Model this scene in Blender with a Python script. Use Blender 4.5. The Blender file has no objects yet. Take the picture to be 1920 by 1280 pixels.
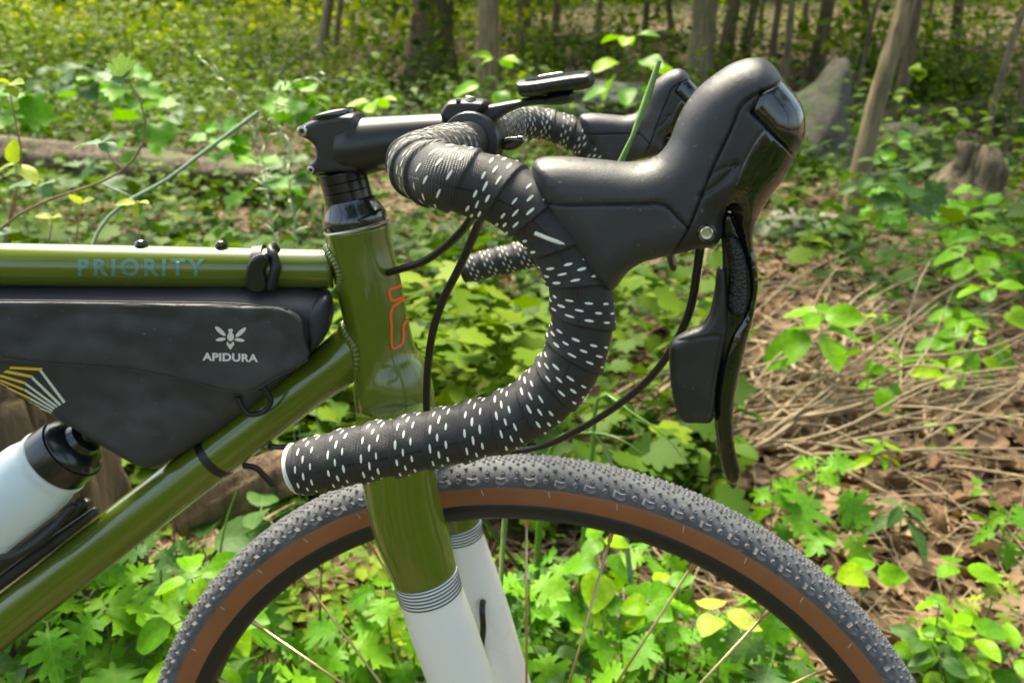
import bpy, bmesh, math, random
import numpy as np
from mathutils import Vector, Matrix, geometry, noise
from mathutils.bvhtree import BVHTree
random.seed(7); rng = np.random.default_rng(7)
SC = bpy.context.scene; COL = SC.collection
R_ = math.radians

# ------------------------------------------------------------------ camera
FPX = 1500.0                                   # focal length in pixels of a 1920 px wide frame
TH = math.atan(495 / FPX); PS = math.atan(200 / FPX * math.cos(TH))
CF = Vector((-math.sin(PS) * math.cos(TH), math.cos(PS) * math.cos(TH), -math.sin(TH)))
CR = Vector((math.cos(PS), math.sin(PS), 0)); CU = CR.cross(CF)
CC = Vector((0, -.546, 1.0))
cam = bpy.data.cameras.new('camera'); camo = bpy.data.objects.new('camera', cam); COL.objects.link(camo)
camo.matrix_world = Matrix(((CR.x, CU.x, -CF.x, CC.x), (CR.y, CU.y, -CF.y, CC.y), (CR.z, CU.z, -CF.z, CC.z), (0, 0, 0, 1)))
cam.sensor_width = 36; cam.lens = FPX / 1920 * 36; cam.clip_start = .02; cam.clip_end = 300
cam.dof.use_dof = True; cam.dof.focus_distance = .42; cam.dof.aperture_fstop = 12.5
SC.camera = camo

# ------------------------------------------------------------------ light
W = bpy.data.worlds.new('World'); SC.world = W; W.use_nodes = True
SUN_EL, SUN_AZ = R_(62), R_(-28)
nt = W.node_tree; nt.nodes.clear()
sky = nt.nodes.new('ShaderNodeTexSky'); sky.sky_type = 'NISHITA'; sky.sun_disc = False
sky.sun_elevation = SUN_EL; sky.sun_rotation = SUN_AZ; sky.air_density = 1.0; sky.dust_density = 4.5; sky.ozone_density = .6
bg = nt.nodes.new('ShaderNodeBackground'); bg.inputs[1].default_value = .15
wo = nt.nodes.new('ShaderNodeOutputWorld')
nt.links.new(sky.outputs[0], bg.inputs[0]); nt.links.new(bg.outputs[0], wo.inputs[0])
sun = bpy.data.lights.new('sun', 'SUN'); suno = bpy.data.objects.new('sun', sun); COL.objects.link(suno)
sun.energy = 2.6; sun.angle = R_(24); sun.color = (1, .95, .84)
sd = Vector((math.sin(SUN_AZ) * math.cos(SUN_EL), math.cos(SUN_AZ) * math.cos(SUN_EL), math.sin(SUN_EL)))
suno.rotation_euler = sd.to_track_quat('Z', 'Y').to_euler()
SC.view_settings.view_transform = 'Standard'; SC.view_settings.look = 'None'
SC.view_settings.exposure = 1.82; SC.view_settings.use_white_balance = True; SC.view_settings.white_balance_temperature = 7150; SC.view_settings.white_balance_tint = 2; SC.view_settings.gamma = 1
SC.cycles.max_bounces = 7; SC.cycles.diffuse_bounces = 3; SC.cycles.glossy_bounces = 3
SC.cycles.transmission_bounces = 5; SC.cycles.use_denoising = True

# ------------------------------------------------------------------ helpers
def ray(px, py): return CF + CR * ((px - 960) / FPX) - CU * ((py - 640) / FPX)
def un(px, py, Y):                              # where the sight line through a pixel meets the plane y = Y
    d = ray(px, py); return CC + d * ((Y - CC.y) / d.y)
FA = R_(13); FX = -.172                          # the frame plane swings about the steering axis
def unf(px, py, off=0.0):
    d = ray(px, py); n = Vector((-math.sin(FA), math.cos(FA), 0)); p0 = Vector((FX, 0, 0)) + n * off
    return CC + d * ((p0 - CC).dot(n) / d.dot(n))
FN = Vector((-math.sin(FA), math.cos(FA), 0)); FXD = Vector((math.cos(FA), math.sin(FA), 0))

def tag(o, label=None, cat=None, group=None, kind=None):
    if label: o['label'] = label
    if cat: o['category'] = cat
    if group: o['group'] = group
    if kind: o['kind'] = kind
    return o
def link(o, parent=None):
    COL.objects.link(o)
    if parent is not None:
        o.parent = parent; o.matrix_parent_inverse = Matrix.Translation(-WL(parent))
    return o
def WL(o):
    v = Vector(o.location)
    while o.parent is not None:
        v += o.matrix_parent_inverse.translation; o = o.parent; v += Vector(o.location)
    return v
def empty(name, loc): 
    o = bpy.data.objects.new(name, None); o.empty_display_size = .05; COL.objects.link(o); o.location = loc; return o
def mesh_np(name, V, Fc, smooth=True, attr=None, uv=None):
    """V (n,3); Fc list of equal-length face index arrays (m,k) or one of them"""
    V = np.asarray(V, np.float32); fl = Fc if isinstance(Fc, list) else [Fc]
    me = bpy.data.meshes.new(name); me.vertices.add(len(V)); me.vertices.foreach_set('co', V.ravel())
    idx = np.concatenate([np.asarray(f, np.int32).ravel() for f in fl])
    tot = np.concatenate([np.full(len(f), np.asarray(f).shape[1], np.int32) for f in fl])
    me.loops.add(len(idx)); me.loops.foreach_set('vertex_index', idx)
    me.polygons.add(len(tot)); st = np.concatenate([[0], np.cumsum(tot)[:-1]]).astype(np.int32)
    me.polygons.foreach_set('loop_start', st)
    try: me.polygons.foreach_set('loop_total', tot)
    except Exception: pass
    if smooth: me.polygons.foreach_set('use_smooth', np.ones(len(tot), bool))
    if uv is not None:
        l = me.uv_layers.new(name='UVMap'); l.data.foreach_set('uv', np.asarray(uv, np.float32)[idx].ravel())
    if attr is not None:
        a = me.attributes.new('rnd', 'FLOAT', 'POINT'); a.data.foreach_set('value', np.asarray(attr, np.float32))
    me.update(calc_edges=True); me.validate(); return me
def put(name, me, mat, parent=None, loc=None):
    me.name = name
    if mat is not None and not me.materials: me.materials.append(mat)
    o = bpy.data.objects.new(name, me); 
    if loc is not None: o.location = loc
    return link(o, parent)
def smooth_path(P, n, closed=False):
    """Catmull-Rom through the points, n samples evenly by length"""
    P = np.asarray(P, float); m = len(P); out = []
    segs = m if closed else m - 1
    for i in range(segs):
        if closed: p0, p1, p2, p3 = P[(i - 1) % m], P[i], P[(i + 1) % m], P[(i + 2) % m]
        else:
            p1, p2 = P[i], P[i + 1]; p0 = P[i - 1] if i else 2 * p1 - p2; p3 = P[i + 2] if i + 2 < m else 2 * p2 - p1
        d01, d12, d23 = [max(np.linalg.norm(a - b), 1e-9) ** .5 for a, b in ((p0, p1), (p1, p2), (p2, p3))]
        m1 = (p1 - p0) / d01 - (p2 - p0) / (d01 + d12) + (p2 - p1) / d12; m1 *= d12
        m2 = (p2 - p1) / d12 - (p3 - p1) / (d12 + d23) + (p3 - p2) / d23; m2 *= d12
        for t in np.linspace(0, 1, 24, endpoint=False):
            t2, t3 = t * t, t * t * t
            out.append((2 * t3 - 3 * t2 + 1) * p1 + (t3 - 2 * t2 + t) * m1 + (-2 * t3 + 3 * t2) * p2 + (t3 - t2) * m2)
    out.append(P[0] if closed else P[-1]); out = np.array(out)
    L = np.concatenate([[0], np.cumsum(np.linalg.norm(np.diff(out[:, :3], axis=0), axis=1))])
    s = np.linspace(0, L[-1], n + 1 if closed else n)
    r = np.stack([np.interp(s, L, out[:, k]) for k in range(out.shape[1])], 1)
    return (r[:-1] if closed else r), L[-1]
def frames(C):
    T = np.gradient(C, axis=0); T /= np.linalg.norm(T, axis=1)[:, None]
    up = np.array([0, 0, 1.]) if abs(T[0][2]) < .9 else np.array([1., 0, 0])
    N = [np.cross(T[0], up)]; N[0] /= np.linalg.norm(N[0])
    for i in range(1, len(C)):
        v = N[-1] - T[i] * (N[-1] @ T[i]); N.append(v / np.linalg.norm(v))
    N = np.array(N); B = np.cross(T, N); return T, N, B
def grid_faces(n, m, closed_m=True):
    i = np.arange(n - 1)[:, None]; j = np.arange(m if closed_m else m - 1)[None, :]; j2 = (j + 1) % m
    return np.stack([i * m + j, i * m + j2, (i + 1) * m + j2, (i + 1) * m + j], -1).reshape(-1, 4)
def tube_me(name, pts, rad, n=40, seg=16, caps=True, smooth_it=True, squash=None, relief=None):
    pts = np.array([list(p) for p in pts], float); rad = np.full(len(pts), rad, float) if np.isscalar(rad) else np.array(rad, float)
    if smooth_it and len(pts) > 2:
        Q, L = smooth_path(np.c_[pts, rad], n); C, r = Q[:, :3], Q[:, 3]
    else:
        t = np.linspace(0, 1, len(pts)); tt = np.linspace(0, 1, n)
        C = np.stack([np.interp(tt, t, pts[:, k]) for k in range(3)], 1); r = np.interp(tt, t, rad)
    T, N, B = frames(C); ph = np.linspace(0, 2 * np.pi, seg, endpoint=False)
    rr = np.repeat(r[:, None], seg, 1)
    if relief is not None: rr = rr + relief(np.arange(len(C))[:, None] / len(C), ph[None, :])
    V = C[:, None] + rr[..., None] * (np.cos(ph)[None, :, None] * N[:, None] + np.sin(ph)[None, :, None] * B[:, None])
    V = V.reshape(-1, 3); F = [grid_faces(len(C), seg)]
    if caps:
        k = len(V); V = np.vstack([V, C[0] , C[-1]])
        j = np.arange(seg); j2 = (j + 1) % seg; o = (len(C) - 1) * seg
        F.append(np.stack([np.full(seg, k), j2, j], 1)); F.append(np.stack([np.full(seg, k + 1), o + j, o + j2], 1))
    me = mesh_np(name, V, F); 
    return me
def lathe_me(name, c, axis, prof, seg=48, caps=True):
    """prof: (distance along axis, radius) from c"""
    a = Vector(axis).normalized(); u = a.orthogonal().normalized(); v = a.cross(u); c = Vector(c)
    V = []
    for (t, r) in prof:
        for k in range(seg):
            p = 2 * math.pi * k / seg; V.append(c + a * t + u * (r * math.cos(p)) + v * (r * math.sin(p)))
    V = np.array(V); F = [grid_faces(len(prof), seg)]
    if caps:
        k = len(V); V = np.vstack([V, c + a * prof[0][0], c + a * prof[-1][0]])
        j = np.arange(seg); j2 = (j + 1) % seg; o = (len(prof) - 1) * seg
        F.append(np.stack([np.full(seg, k), j2, j], 1)); F.append(np.stack([np.full(seg, k + 1), o + j, o + j2], 1))
    me = mesh_np(name, V, F)
    sharp(me, 40); return me
def sharp(me, deg=35):
    bm = bmesh.new(); bm.from_mesh(me); bmesh.ops.recalc_face_normals(bm, faces=bm.faces)
    for e in bm.edges:
        if len(e.link_faces) == 2 and e.calc_face_angle(0) > R_(deg): e.smooth = False
    bm.to_mesh(me); bm.free()
def box_me(name, c, dims, rot=None, bevel=.001, seg=2):
    bm = bmesh.new(); bmesh.ops.create_cube(bm, size=1); bmesh.ops.scale(bm, vec=dims, verts=bm.verts)
    if bevel: bmesh.ops.bevel(bm, geom=bm.edges[:], offset=bevel, segments=seg, affect='EDGES', profile=.5)
    M = Matrix.Translation(c) @ (rot.to_4x4() if rot is not None else Matrix())
    bmesh.ops.transform(bm, matrix=M, verts=bm.verts)
    me = bpy.data.meshes.new(name); bm.to_mesh(me); bm.free(); me.polygons.foreach_set('use_smooth', [True] * len(me.polygons)); sharp(me, 40); return me
def join_me(name, mes):
    bm = bmesh.new()
    for m in mes: bm.from_mesh(m)
    me = bpy.data.meshes.new(name); bm.to_mesh(me); bm.free(); return me

def inflate_me(name, outline, W, Rr, to3d, seams=(), step=.0022, osm=True, on=None, one=False, bump=None, power=.5, flat=None):
    """a rounded solid over a 2D outline (local x, z in metres): half thickness W (number or function), edge radius Rr.
    to3d maps (x, z, h) to the world; seams = (polyline, width, depth) grooves on both faces"""
    O = np.array(outline, float)
    per = np.linalg.norm(np.diff(np.vstack([O, O[:1]]), axis=0), axis=1).sum()
    n = on or max(40, int(per / step))
    if osm: O, _ = smooth_path(O, n, closed=True)
    else:
        Q = np.vstack([O, O[:1]]); L = np.concatenate([[0], np.cumsum(np.linalg.norm(np.diff(Q, axis=0), axis=1))])
        s = np.unique(np.round(np.concatenate([np.linspace(0, L[-1], n, endpoint=False), L[:-1]]), 7)); keep = [s[0]]
        for v in s[1:]:
            if v - keep[-1] > step * .15: keep.append(v)
        if L[-1] - keep[-1] < step * .15: keep.pop()
        s = np.array(keep); O = np.stack([np.interp(s, L, Q[:, k]) for k in (0, 1)], 1)
    n = len(O); A = O; Bn = np.roll(O, -1, 0)
    area = .5 * np.sum(A[:, 0] * Bn[:, 1] - Bn[:, 0] * A[:, 1])
    if area < 0: O = O[::-1].copy(); A = O; Bn = np.roll(O, -1, 0)
    def dist(P, A, Bn):
        out = np.full(len(P), 1e9)
        for k in range(0, len(A), 64):
            a, b = A[k:k + 64], Bn[k:k + 64]; d = b - a; L2 = (d * d).sum(1) + 1e-16
            w = P[:, None] - a[None]; t = np.clip((w * d[None]).sum(2) / L2, 0, 1)
            q = w - t[..., None] * d[None]; out = np.minimum(out, np.sqrt((q * q).sum(2)).min(1))
        return out
    def inside(P):
        c = np.zeros(len(P), bool)
        for k in range(len(A)):
            (x1, y1), (x2, y2) = A[k], Bn[k]
            m = (y1 > P[:, 1]) != (y2 > P[:, 1])
            if m.any():
                xi = (x2 - x1) * (P[:, 1] - y1) / (y2 - y1 + 1e-18) + x1; c ^= m & (P[:, 0] < xi)
        return c
    tn = np.roll(O, -1, 0) - np.roll(O, 1, 0); tn /= np.linalg.norm(tn, axis=1)[:, None] + 1e-12; nn = np.stack([-tn[:, 1], tn[:, 0]], 1)
    pts = []
    for fr in (.02, .07, .16, .3, .48, .7, 1.0):
        if fr * Rr < step * .12: continue
        q = O + nn * (fr * Rr); q = q[inside(q)]; dq = dist(q, A, Bn); q = q[dq > fr * Rr * .93]
        pts.append(q)
        if fr * Rr > step * 6: break
    for sm in seams:
        S = np.array(sm[0], float); S, L = smooth_path(S, max(8, int(sum(np.linalg.norm(np.diff(S, axis=0), axis=1)) / (step * .5)))) if len(S) > 2 else (np.array([S[0] + (S[1] - S[0]) * t for t in np.linspace(0, 1, 60)]), 0)
        T = np.gradient(S, axis=0); T /= np.linalg.norm(T, axis=1)[:, None] + 1e-12; Nn = np.stack([-T[:, 1], T[:, 0]], 1)
        for o_ in (0, .5, -.5, 1, -1, 1.7, -1.7): pts.append(S + Nn * sm[1] * o_)
    gx = np.arange(O[:, 0].min(), O[:, 0].max(), step); gy = np.arange(O[:, 1].min(), O[:, 1].max(), step * .87)
    G = np.array([(x + (j % 2) * step * .5, y) for j, y in enumerate(gy) for x in gx]); pts.append(G)
    P = np.vstack(pts); P = P[inside(P)]; P = P[dist(P, A, Bn) > min(step, Rr) * .015 + 1e-6]
    key = np.round(P / (step * .12)).astype(int); _, ix = np.unique(key, axis=0, return_index=True); P = P[np.sort(ix)]
    AV = np.vstack([O, P]); edges = [(i, (i + 1) % n) for i in range(n)]
    vs, es, fs, *_ = geometry.delaunay_2d_cdt([Vector(p) for p in AV], edges, [list(range(n))], 1, 1e-7)
    V2 = np.array([list(v) for v in vs]); Fc = np.array([f for f in fs if len(f) == 3])
    d = dist(V2, A, Bn); onb = d < 1e-6
    Wv = np.array([W(x, z) for x, z in V2]) if callable(W) else np.full(len(V2), W)
    t = np.clip(d / Rr, 0, 1); h = Wv * np.power(np.clip(1 - (1 - t) ** 2, 0, 1), power)
    if bump is not None: h = h + np.array([bump(x, z) for x, z in V2]) * np.clip(d / Rr, 0, 1)
    for sm in seams:
        S = np.array(sm[0], float); S = smooth_path(S, 80)[0] if len(S) > 2 else S
        ds = dist(V2, S[:-1], S[1:]); h = h - sm[2] * np.exp(-(ds / sm[1]) ** 2) * np.clip(d / (Rr * .3), 0, 1)
    h[onb] = 0
    k = len(V2); mp = np.arange(k) + k; mp[onb] = np.arange(k)[onb]
    VF = [to3d(x, z, -hh) for (x, z), hh in zip(V2, h)]; VB = [to3d(x, z, hh if not one else 0) for (x, z), hh in zip(V2, h)]
    V = np.array([list(v) for v in VF + VB]); F2 = mp[Fc][:, ::-1]
    me = mesh_np(name, V, np.vstack([Fc, F2]), uv=np.vstack([V2, V2]))
    bm = bmesh.new(); bm.from_mesh(me); bmesh.ops.delete(bm, geom=[v for v in bm.verts if not v.link_faces], context='VERTS')
    bmesh.ops.recalc_face_normals(bm, faces=bm.faces); bm.to_mesh(me); bm.free()
    return me
def bvh(me): return BVHTree.FromPolygons([v.co.copy() for v in me.vertices], [tuple(p.vertices) for p in me.polygons])
def cast(tree, px, py, off=.0003):
    d = ray(px, py).normalized(); h = tree.ray_cast(CC, d)
    if h[0] is None: 
        q = tree.find_nearest(CC + d * .55); return q[0] + d * -off
    nrm = h[1] if h[1].dot(d) < 0 else -h[1]
    return h[0] + nrm * off
def decal_me(name, polys, me, off=.0003, cell=6.0, thick=0):
    """flat print lying on a surface; polys are outlines (pixel measure), laid on the mesh me"""
    tr = bvh(me); bmn = bmesh.new()
    for poly in polys:
        P = np.array(poly, float); Q = np.vstack([P, P[:1]]); out = []
        for a, b in zip(Q[:-1], Q[1:]):
            m = max(1, int(np.linalg.norm(b - a) / cell)); out += [a + (b - a) * t / m for t in range(m)]
        O = np.array(out); n = len(O)
        g = [(x, y) for x in np.arange(O[:, 0].min(), O[:, 0].max(), cell) for y in np.arange(O[:, 1].min(), O[:, 1].max(), cell)]
        AV = [Vector(p) for p in list(O) + g]
        vs, es, fs, *_ = geometry.delaunay_2d_cdt(AV, [(i, (i + 1) % n) for i in range(n)], [list(range(n))], 1, 1e-5)
        bv = [bmn.verts.new(cast(tr, v.x, v.y, off)) for v in vs]
        for f in fs:
            try: bmn.faces.new([bv[i] for i in f])
            except Exception: pass
    m2 = bpy.data.meshes.new(name); bmn.to_mesh(m2); bmn.free(); return m2
def ribbon(pts, w):
    P = np.array(pts, float); T = np.gradient(P, axis=0); T /= np.linalg.norm(T, axis=1)[:, None]; N = np.stack([-T[:, 1], T[:, 0]], 1) * w / 2
    return [list(a) for a in (P + N)] + [list(a) for a in (P - N)[::-1]]
def text_decal(name, txt, x0, y0, w, h, me, mat, parent, bold=0.0, off=.0003, spacing=1.0, slope=0.0):
    cu = bpy.data.curves.new('lettering', 'FONT'); cu.body = txt; cu.offset = bold; cu.space_character = spacing; cu.resolution_u = 4
    ob = bpy.data.objects.new('lettering', cu); COL.objects.link(ob); dg = bpy.context.evaluated_depsgraph_get()
    m = bpy.data.meshes.new_from_object(ob.evaluated_get(dg)); bpy.data.objects.remove(ob); bpy.data.curves.remove(cu)
    bm = bmesh.new(); bm.from_mesh(m); bmesh.ops.remove_doubles(bm, verts=bm.verts, dist=1e-5); bmesh.ops.triangulate(bm, faces=bm.faces)
    xs = [v.co.x for v in bm.verts]; ys = [v.co.y for v in bm.verts]; ax, bx, ay, by = min(xs), max(xs), min(ys), max(ys)
    for v in bm.verts:
        u = (v.co.x - ax) / (bx - ax); t = (v.co.y - ay) / (by - ay); v.co = Vector((x0 + u * w, y0 + slope * u * w + (1 - t) * h, 0))
    for it in range(3):
        es = [e for e in bm.edges if e.calc_length() > 5]
        if es: bmesh.ops.subdivide_edges(bm, edges=es, cuts=1); bmesh.ops.triangulate(bm, faces=bm.faces)
    tr = bvh(me)
    for v in bm.verts: v.co = cast(tr, v.co.x, v.co.y, off)
    bmesh.ops.recalc_face_normals(bm, faces=bm.faces)
    bm.to_mesh(m); bm.free(); m.materials.clear(); return put(name, m, mat, parent)
def pxloft_me(name, secs, un_, seg=40, n=60, depth=1.0, caps=True, smooth_it=True):
    """round tube whose left and right outlines pass through pixel pairs, laid on a plane"""
    C = []; r = []
    for (a, b) in secs:
        p, q = un_(*a), un_(*b); C.append((p + q) / 2); r.append((p - q).length / 2)
    return tube_me(name, C, r, n=n, seg=seg, caps=caps, smooth_it=smooth_it)

# ------------------------------------------------------------------ materials
def M(name, col, rough=.5, metal=0, coat=0, nscale=0, namt=.25, bump=0, bscale=200, spec=.5, col2=None, coord='Object', detail=4, sheen=0, bdist=.001):
    m = bpy.data.materials.new(name); m.use_nodes = True; t = m.node_tree; b = t.nodes['Principled BSDF']; L = t.links
    b.inputs['Base Color'].default_value = (*col, 1); b.inputs['Roughness'].default_value = rough; b.inputs['Metallic'].default_value = metal
    b.inputs['Coat Weight'].default_value = coat; b.inputs['Coat Roughness'].default_value = .04; b.inputs['Specular IOR Level'].default_value = spec
    if sheen: b.inputs['Sheen Weight'].default_value = sheen; b.inputs['Sheen Roughness'].default_value = .4
    tc = t.nodes.new('ShaderNodeTexCoord')
    if nscale:
        n = t.nodes.new('ShaderNodeTexNoise'); n.inputs['Scale'].default_value = nscale; n.inputs['Detail'].default_value = detail; n.inputs['Roughness'].default_value = .65; L.new(tc.outputs[coord], n.inputs[0])
        r = t.nodes.new('ShaderNodeValToRGB'); c2 = col2 or tuple(c * (1 - namt) for c in col)
        r.color_ramp.elements[0].position = .35; r.color_ramp.elements[1].position = .65
        r.color_ramp.elements[0].color = (*c2, 1); r.color_ramp.elements[1].color = (*col, 1)
        L.new(n.outputs[0], r.inputs[0]); L.new(r.outputs[0], b.inputs['Base Color'])
        mr = t.nodes.new('ShaderNodeMapRange'); mr.inputs[3].default_value = max(0, rough - .08); mr.inputs[4].default_value = min(1, rough + .1); L.new(n.outputs[0], mr.inputs[0]); L.new(mr.outputs[0], b.inputs['Roughness'])
    if bump:
        n2 = t.nodes.new('ShaderNodeTexNoise'); n2.inputs['Scale'].default_value = bscale; n2.inputs['Detail'].default_value = 3; L.new(tc.outputs[coord], n2.inputs[0])
        bp = t.nodes.new('ShaderNodeBump'); bp.inputs['Strength'].default_value = bump; bp.inputs['Distance'].default_value = bdist; L.new(n2.outputs[0], bp.inputs['Height']); L.new(bp.outputs[0], b.inputs['Normal'])
    return m
olive = M('olive_paint', (.105, .142, .009), rough=.22, coat=.8, nscale=6, namt=.12)
weldm = M('olive_weld', (.105, .142, .009), rough=.3, coat=.5, nscale=6, namt=.12)
rubber = M('hood_rubber', (.040, .040, .046), rough=.47, nscale=45, namt=.22, bump=.5, bscale=1500, bdist=.0002, spec=.42)
satin = M('satin_black', (.018, .018, .020), rough=.42, nscale=90, namt=.15, spec=.5)
anod = M('black_anodised', (.014, .014, .016), rough=.34, bump=.15, bscale=2500, bdist=.0001, spec=.55)
spacerm = M('spacer_black', (.008, .008, .009), rough=.24)
gloss = M('gloss_black', (.004, .0045, .005), rough=.06, spec=.6, coat=.6)
blackp = M('black_plastic', (.010, .010, .011), rough=.45)
cable = M('cable_housing', (.008, .008, .009), rough=.3)
steel = M('steel', (.55, .53, .48), rough=.28, metal=1)
brass = M('bolt_metal', (.62, .58, .48), rough=.3, metal=1)
spokem = M('spoke_metal', (.52, .38, .21), rough=.3, metal=1)
white = M('white_paint', (.84, .80, .75), rough=.28, coat=.3, nscale=3, namt=.03)
stripe_d = M('stripe_grey', (.07, .10, .10), rough=.4)
dotm = M('tape_dot', (.80, .79, .70), rough=.6)
orange = M('orange_print', (.85, .12, .01), rough=.4)
teal = M('teal_print', (.12, .27, .19), rough=.35, coat=.5, nscale=400, namt=.35)
silverp = M('silver_print', (.72, .70, .66), rough=.55)
yellowp = M('yellow_print', (.75, .48, .03), rough=.55)
creamp = M('cream_print', (.62, .61, .50), rough=.55)
bagm = M('bag_fabric', (.040, .040, .045), rough=.50, nscale=14, namt=.3, bump=.6, bscale=1100, bdist=.0003, spec=.45)
bagm2 = M('bag_lining', (.022, .025, .032), rough=.5)
rimm = M('rim', (.012, .012, .013), rough=.4)
tanm = M('tan_sidewall', (.31, .115, .045), rough=.55, nscale=20, namt=.18, bump=.3, bscale=700, bdist=.0003)
treadm = M('tread_rubber', (.125, .127, .140), rough=.8, nscale=45, namt=.40, bump=.5, bscale=500, bdist=.0005)
knobm = M('knob_rubber', (.17, .172, .188), rough=.85, spec=.2, nscale=160, namt=.5)
labelm = M('tan_mark', (.7, .5, .4), rough=.6)
capm = M('bottle_cap', (.010, .011, .012), rough=.25, coat=.3)

def specks(m, scale=260, thr=.70, col=(.16, .155, .15)):
    """dust grains and scuffs on a dark surface"""
    t = m.node_tree; L = t.links; b = t.nodes['Principled BSDF']; tc = t.nodes.new('ShaderNodeTexCoord'); n = t.nodes.new('ShaderNodeTexNoise'); n.inputs['Scale'].default_value = scale; n.inputs['Detail'].default_value = 2; L.new(tc.outputs['Object'], n.inputs[0])
    w = t.nodes.new('ShaderNodeTexNoise'); w.inputs['Scale'].default_value = 28; w.inputs['Detail'].default_value = 4; L.new(tc.outputs['Object'], w.inputs[0])
    r = t.nodes.new('ShaderNodeMapRange'); r.inputs[1].default_value = thr; r.inputs[2].default_value = thr + .05; r.inputs[4].default_value = .8; L.new(n.outputs[0], r.inputs[0])
    r2 = t.nodes.new('ShaderNodeMapRange'); r2.inputs[1].default_value = .5; r2.inputs[2].default_value = .8; r2.inputs[4].default_value = .28; L.new(w.outputs[0], r2.inputs[0])
    mx_ = t.nodes.new('ShaderNodeMath'); mx_.operation = 'MAXIMUM'; L.new(r.outputs[0], mx_.inputs[0]); L.new(r2.outputs[0], mx_.inputs[1])
    mx = t.nodes.new('ShaderNodeMix'); mx.data_type = 'RGBA'; mx.inputs[7].default_value = (*col, 1)
    src = b.inputs['Base Color'].links[0].from_socket if b.inputs['Base Color'].links else None
    if src: L.new(src, mx.inputs[6])
    else: mx.inputs[6].default_value = b.inputs['Base Color'].default_value
    L.new(mx_.outputs[0], mx.inputs[0]); L.new(mx.outputs[2], b.inputs['Base Color'])
specks(rubber, 420, .70); specks(satin, 420, .72, (.10, .10, .10)); specks(bagm, 300, .72, (.12, .12, .12)); specks(treadm, 150, .66, (.20, .20, .20))
def tape_mat():
    m = bpy.data.materials.new('bar_tape'); m.use_nodes = True; t = m.node_tree; b = t.nodes['Principled BSDF']; L = t.links
    uv = t.nodes.new('ShaderNodeUVMap'); uv.uv_map = 'UVMap'
    def wave(axis, sc):
        w = t.nodes.new('ShaderNodeTexWave'); w.bands_direction = axis; w.inputs['Scale'].default_value = sc; w.inputs['Distortion'].default_value = 1.2; w.inputs['Detail Scale'].default_value = 1.0; L.new(uv.outputs[0], w.inputs[0]); return w
    a, c = wave('X', 470), wave('Y', 420)
    mx = t.nodes.new('ShaderNodeMath'); mx.operation = 'MULTIPLY'; L.new(a.outputs['Fac'], mx.inputs[0]); L.new(c.outputs['Fac'], mx.inputs[1])
    n = t.nodes.new('ShaderNodeTexNoise'); n.inputs['Scale'].default_value = 90; n.inputs['Detail'].default_value = 4; L.new(uv.outputs[0], n.inputs[0])
    r = t.nodes.new('ShaderNodeValToRGB'); r.color_ramp.elements[0].color = (.006, .006, .007, 1); r.color_ramp.elements[1].color = (.055, .053, .062, 1); L.new(mx.outputs[0], r.inputs[0]); L.new(r.outputs[0], b.inputs['Base Color'])  # weave highlights put into the colour: raised threads lighter, gaps nearly black
    mr = t.nodes.new('ShaderNodeMapRange'); mr.inputs[3].default_value = .27; mr.inputs[4].default_value = .48; L.new(n.outputs[0], mr.inputs[0]); L.new(mr.outputs[0], b.inputs['Roughness'])
    bp = t.nodes.new('ShaderNodeBump'); bp.inputs['Strength'].default_value = .75; bp.inputs['Distance'].default_value = .0003; L.new(mx.outputs[0], bp.inputs['Height']); L.new(bp.outputs[0], b.inputs['Normal'])
    b.inputs['Specular IOR Level'].default_value = .5
    return m
tapem = tape_mat()
def carbon_mat():
    m = bpy.data.materials.new('carbon_weave'); m.use_nodes = True; t = m.node_tree; b = t.nodes['Principled BSDF']; L = t.links
    tc = t.nodes.new('ShaderNodeTexCoord'); ck = t.nodes.new('ShaderNodeTexChecker'); ck.inputs['Scale'].default_value = 700
    ck.inputs[1].default_value = (.005, .005, .006, 1); ck.inputs[2].default_value = (.022, .022, .025, 1)
    L.new(tc.outputs['Object'], ck.inputs[0]); L.new(ck.outputs[0], b.inputs['Base Color']); b.inputs['Roughness'].default_value = .12; b.inputs['Coat Weight'].default_value = 1
    return m
carbon = carbon_mat()
def dots_mat():
    m = bpy.data.materials.new('pebbled_pad'); m.use_nodes = True; t = m.node_tree; b = t.nodes['Principled BSDF']; L = t.links
    tc = t.nodes.new('ShaderNodeTexCoord'); v = t.nodes.new('ShaderNodeTexVoronoi'); v.inputs['Scale'].default_value = 900; L.new(tc.outputs['Object'], v.inputs[0])
    r = t.nodes.new('ShaderNodeValToRGB'); r.color_ramp.elements[0].color = (.035, .035, .037, 1); r.color_ramp.elements[1].color = (.003, .003, .003, 1); r.color_ramp.elements[1].position = .6
    L.new(v.outputs[0], r.inputs[0]); L.new(r.outputs[0], b.inputs['Base Color']); b.inputs['Roughness'].default_value = .38
    bp = t.nodes.new('ShaderNodeBump'); bp.inputs['Strength'].default_value = 1; bp.inputs['Distance'].default_value = .0006; bp.invert = True; L.new(v.outputs[0], bp.inputs['Height']); L.new(bp.outputs[0], b.inputs['Normal'])
    return m
pebble = dots_mat()
def bottle_mat():
    m = bpy.data.materials.new('frosted_plastic'); m.use_nodes = True; b = m.node_tree.nodes['Principled BSDF']
    b.inputs['Base Color'].default_value = (.74, .83, .87, 1); b.inputs['Roughness'].default_value = .3; b.inputs['Transmission Weight'].default_value = .30
    b.inputs['Subsurface Weight'].default_value = .5; b.inputs['Subsurface Radius'].default_value = (.02, .02, .03); b.inputs['Subsurface Scale'].default_value = .5
    return m
bottlem = bottle_mat()
# ================================================================== BICYCLE
bike = tag(empty('bicycle', (-.055, 0, -.02)), 'olive green gravel bicycle with black drop bars and tan-walled front tyre', 'bicycle')
YB = .21
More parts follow.
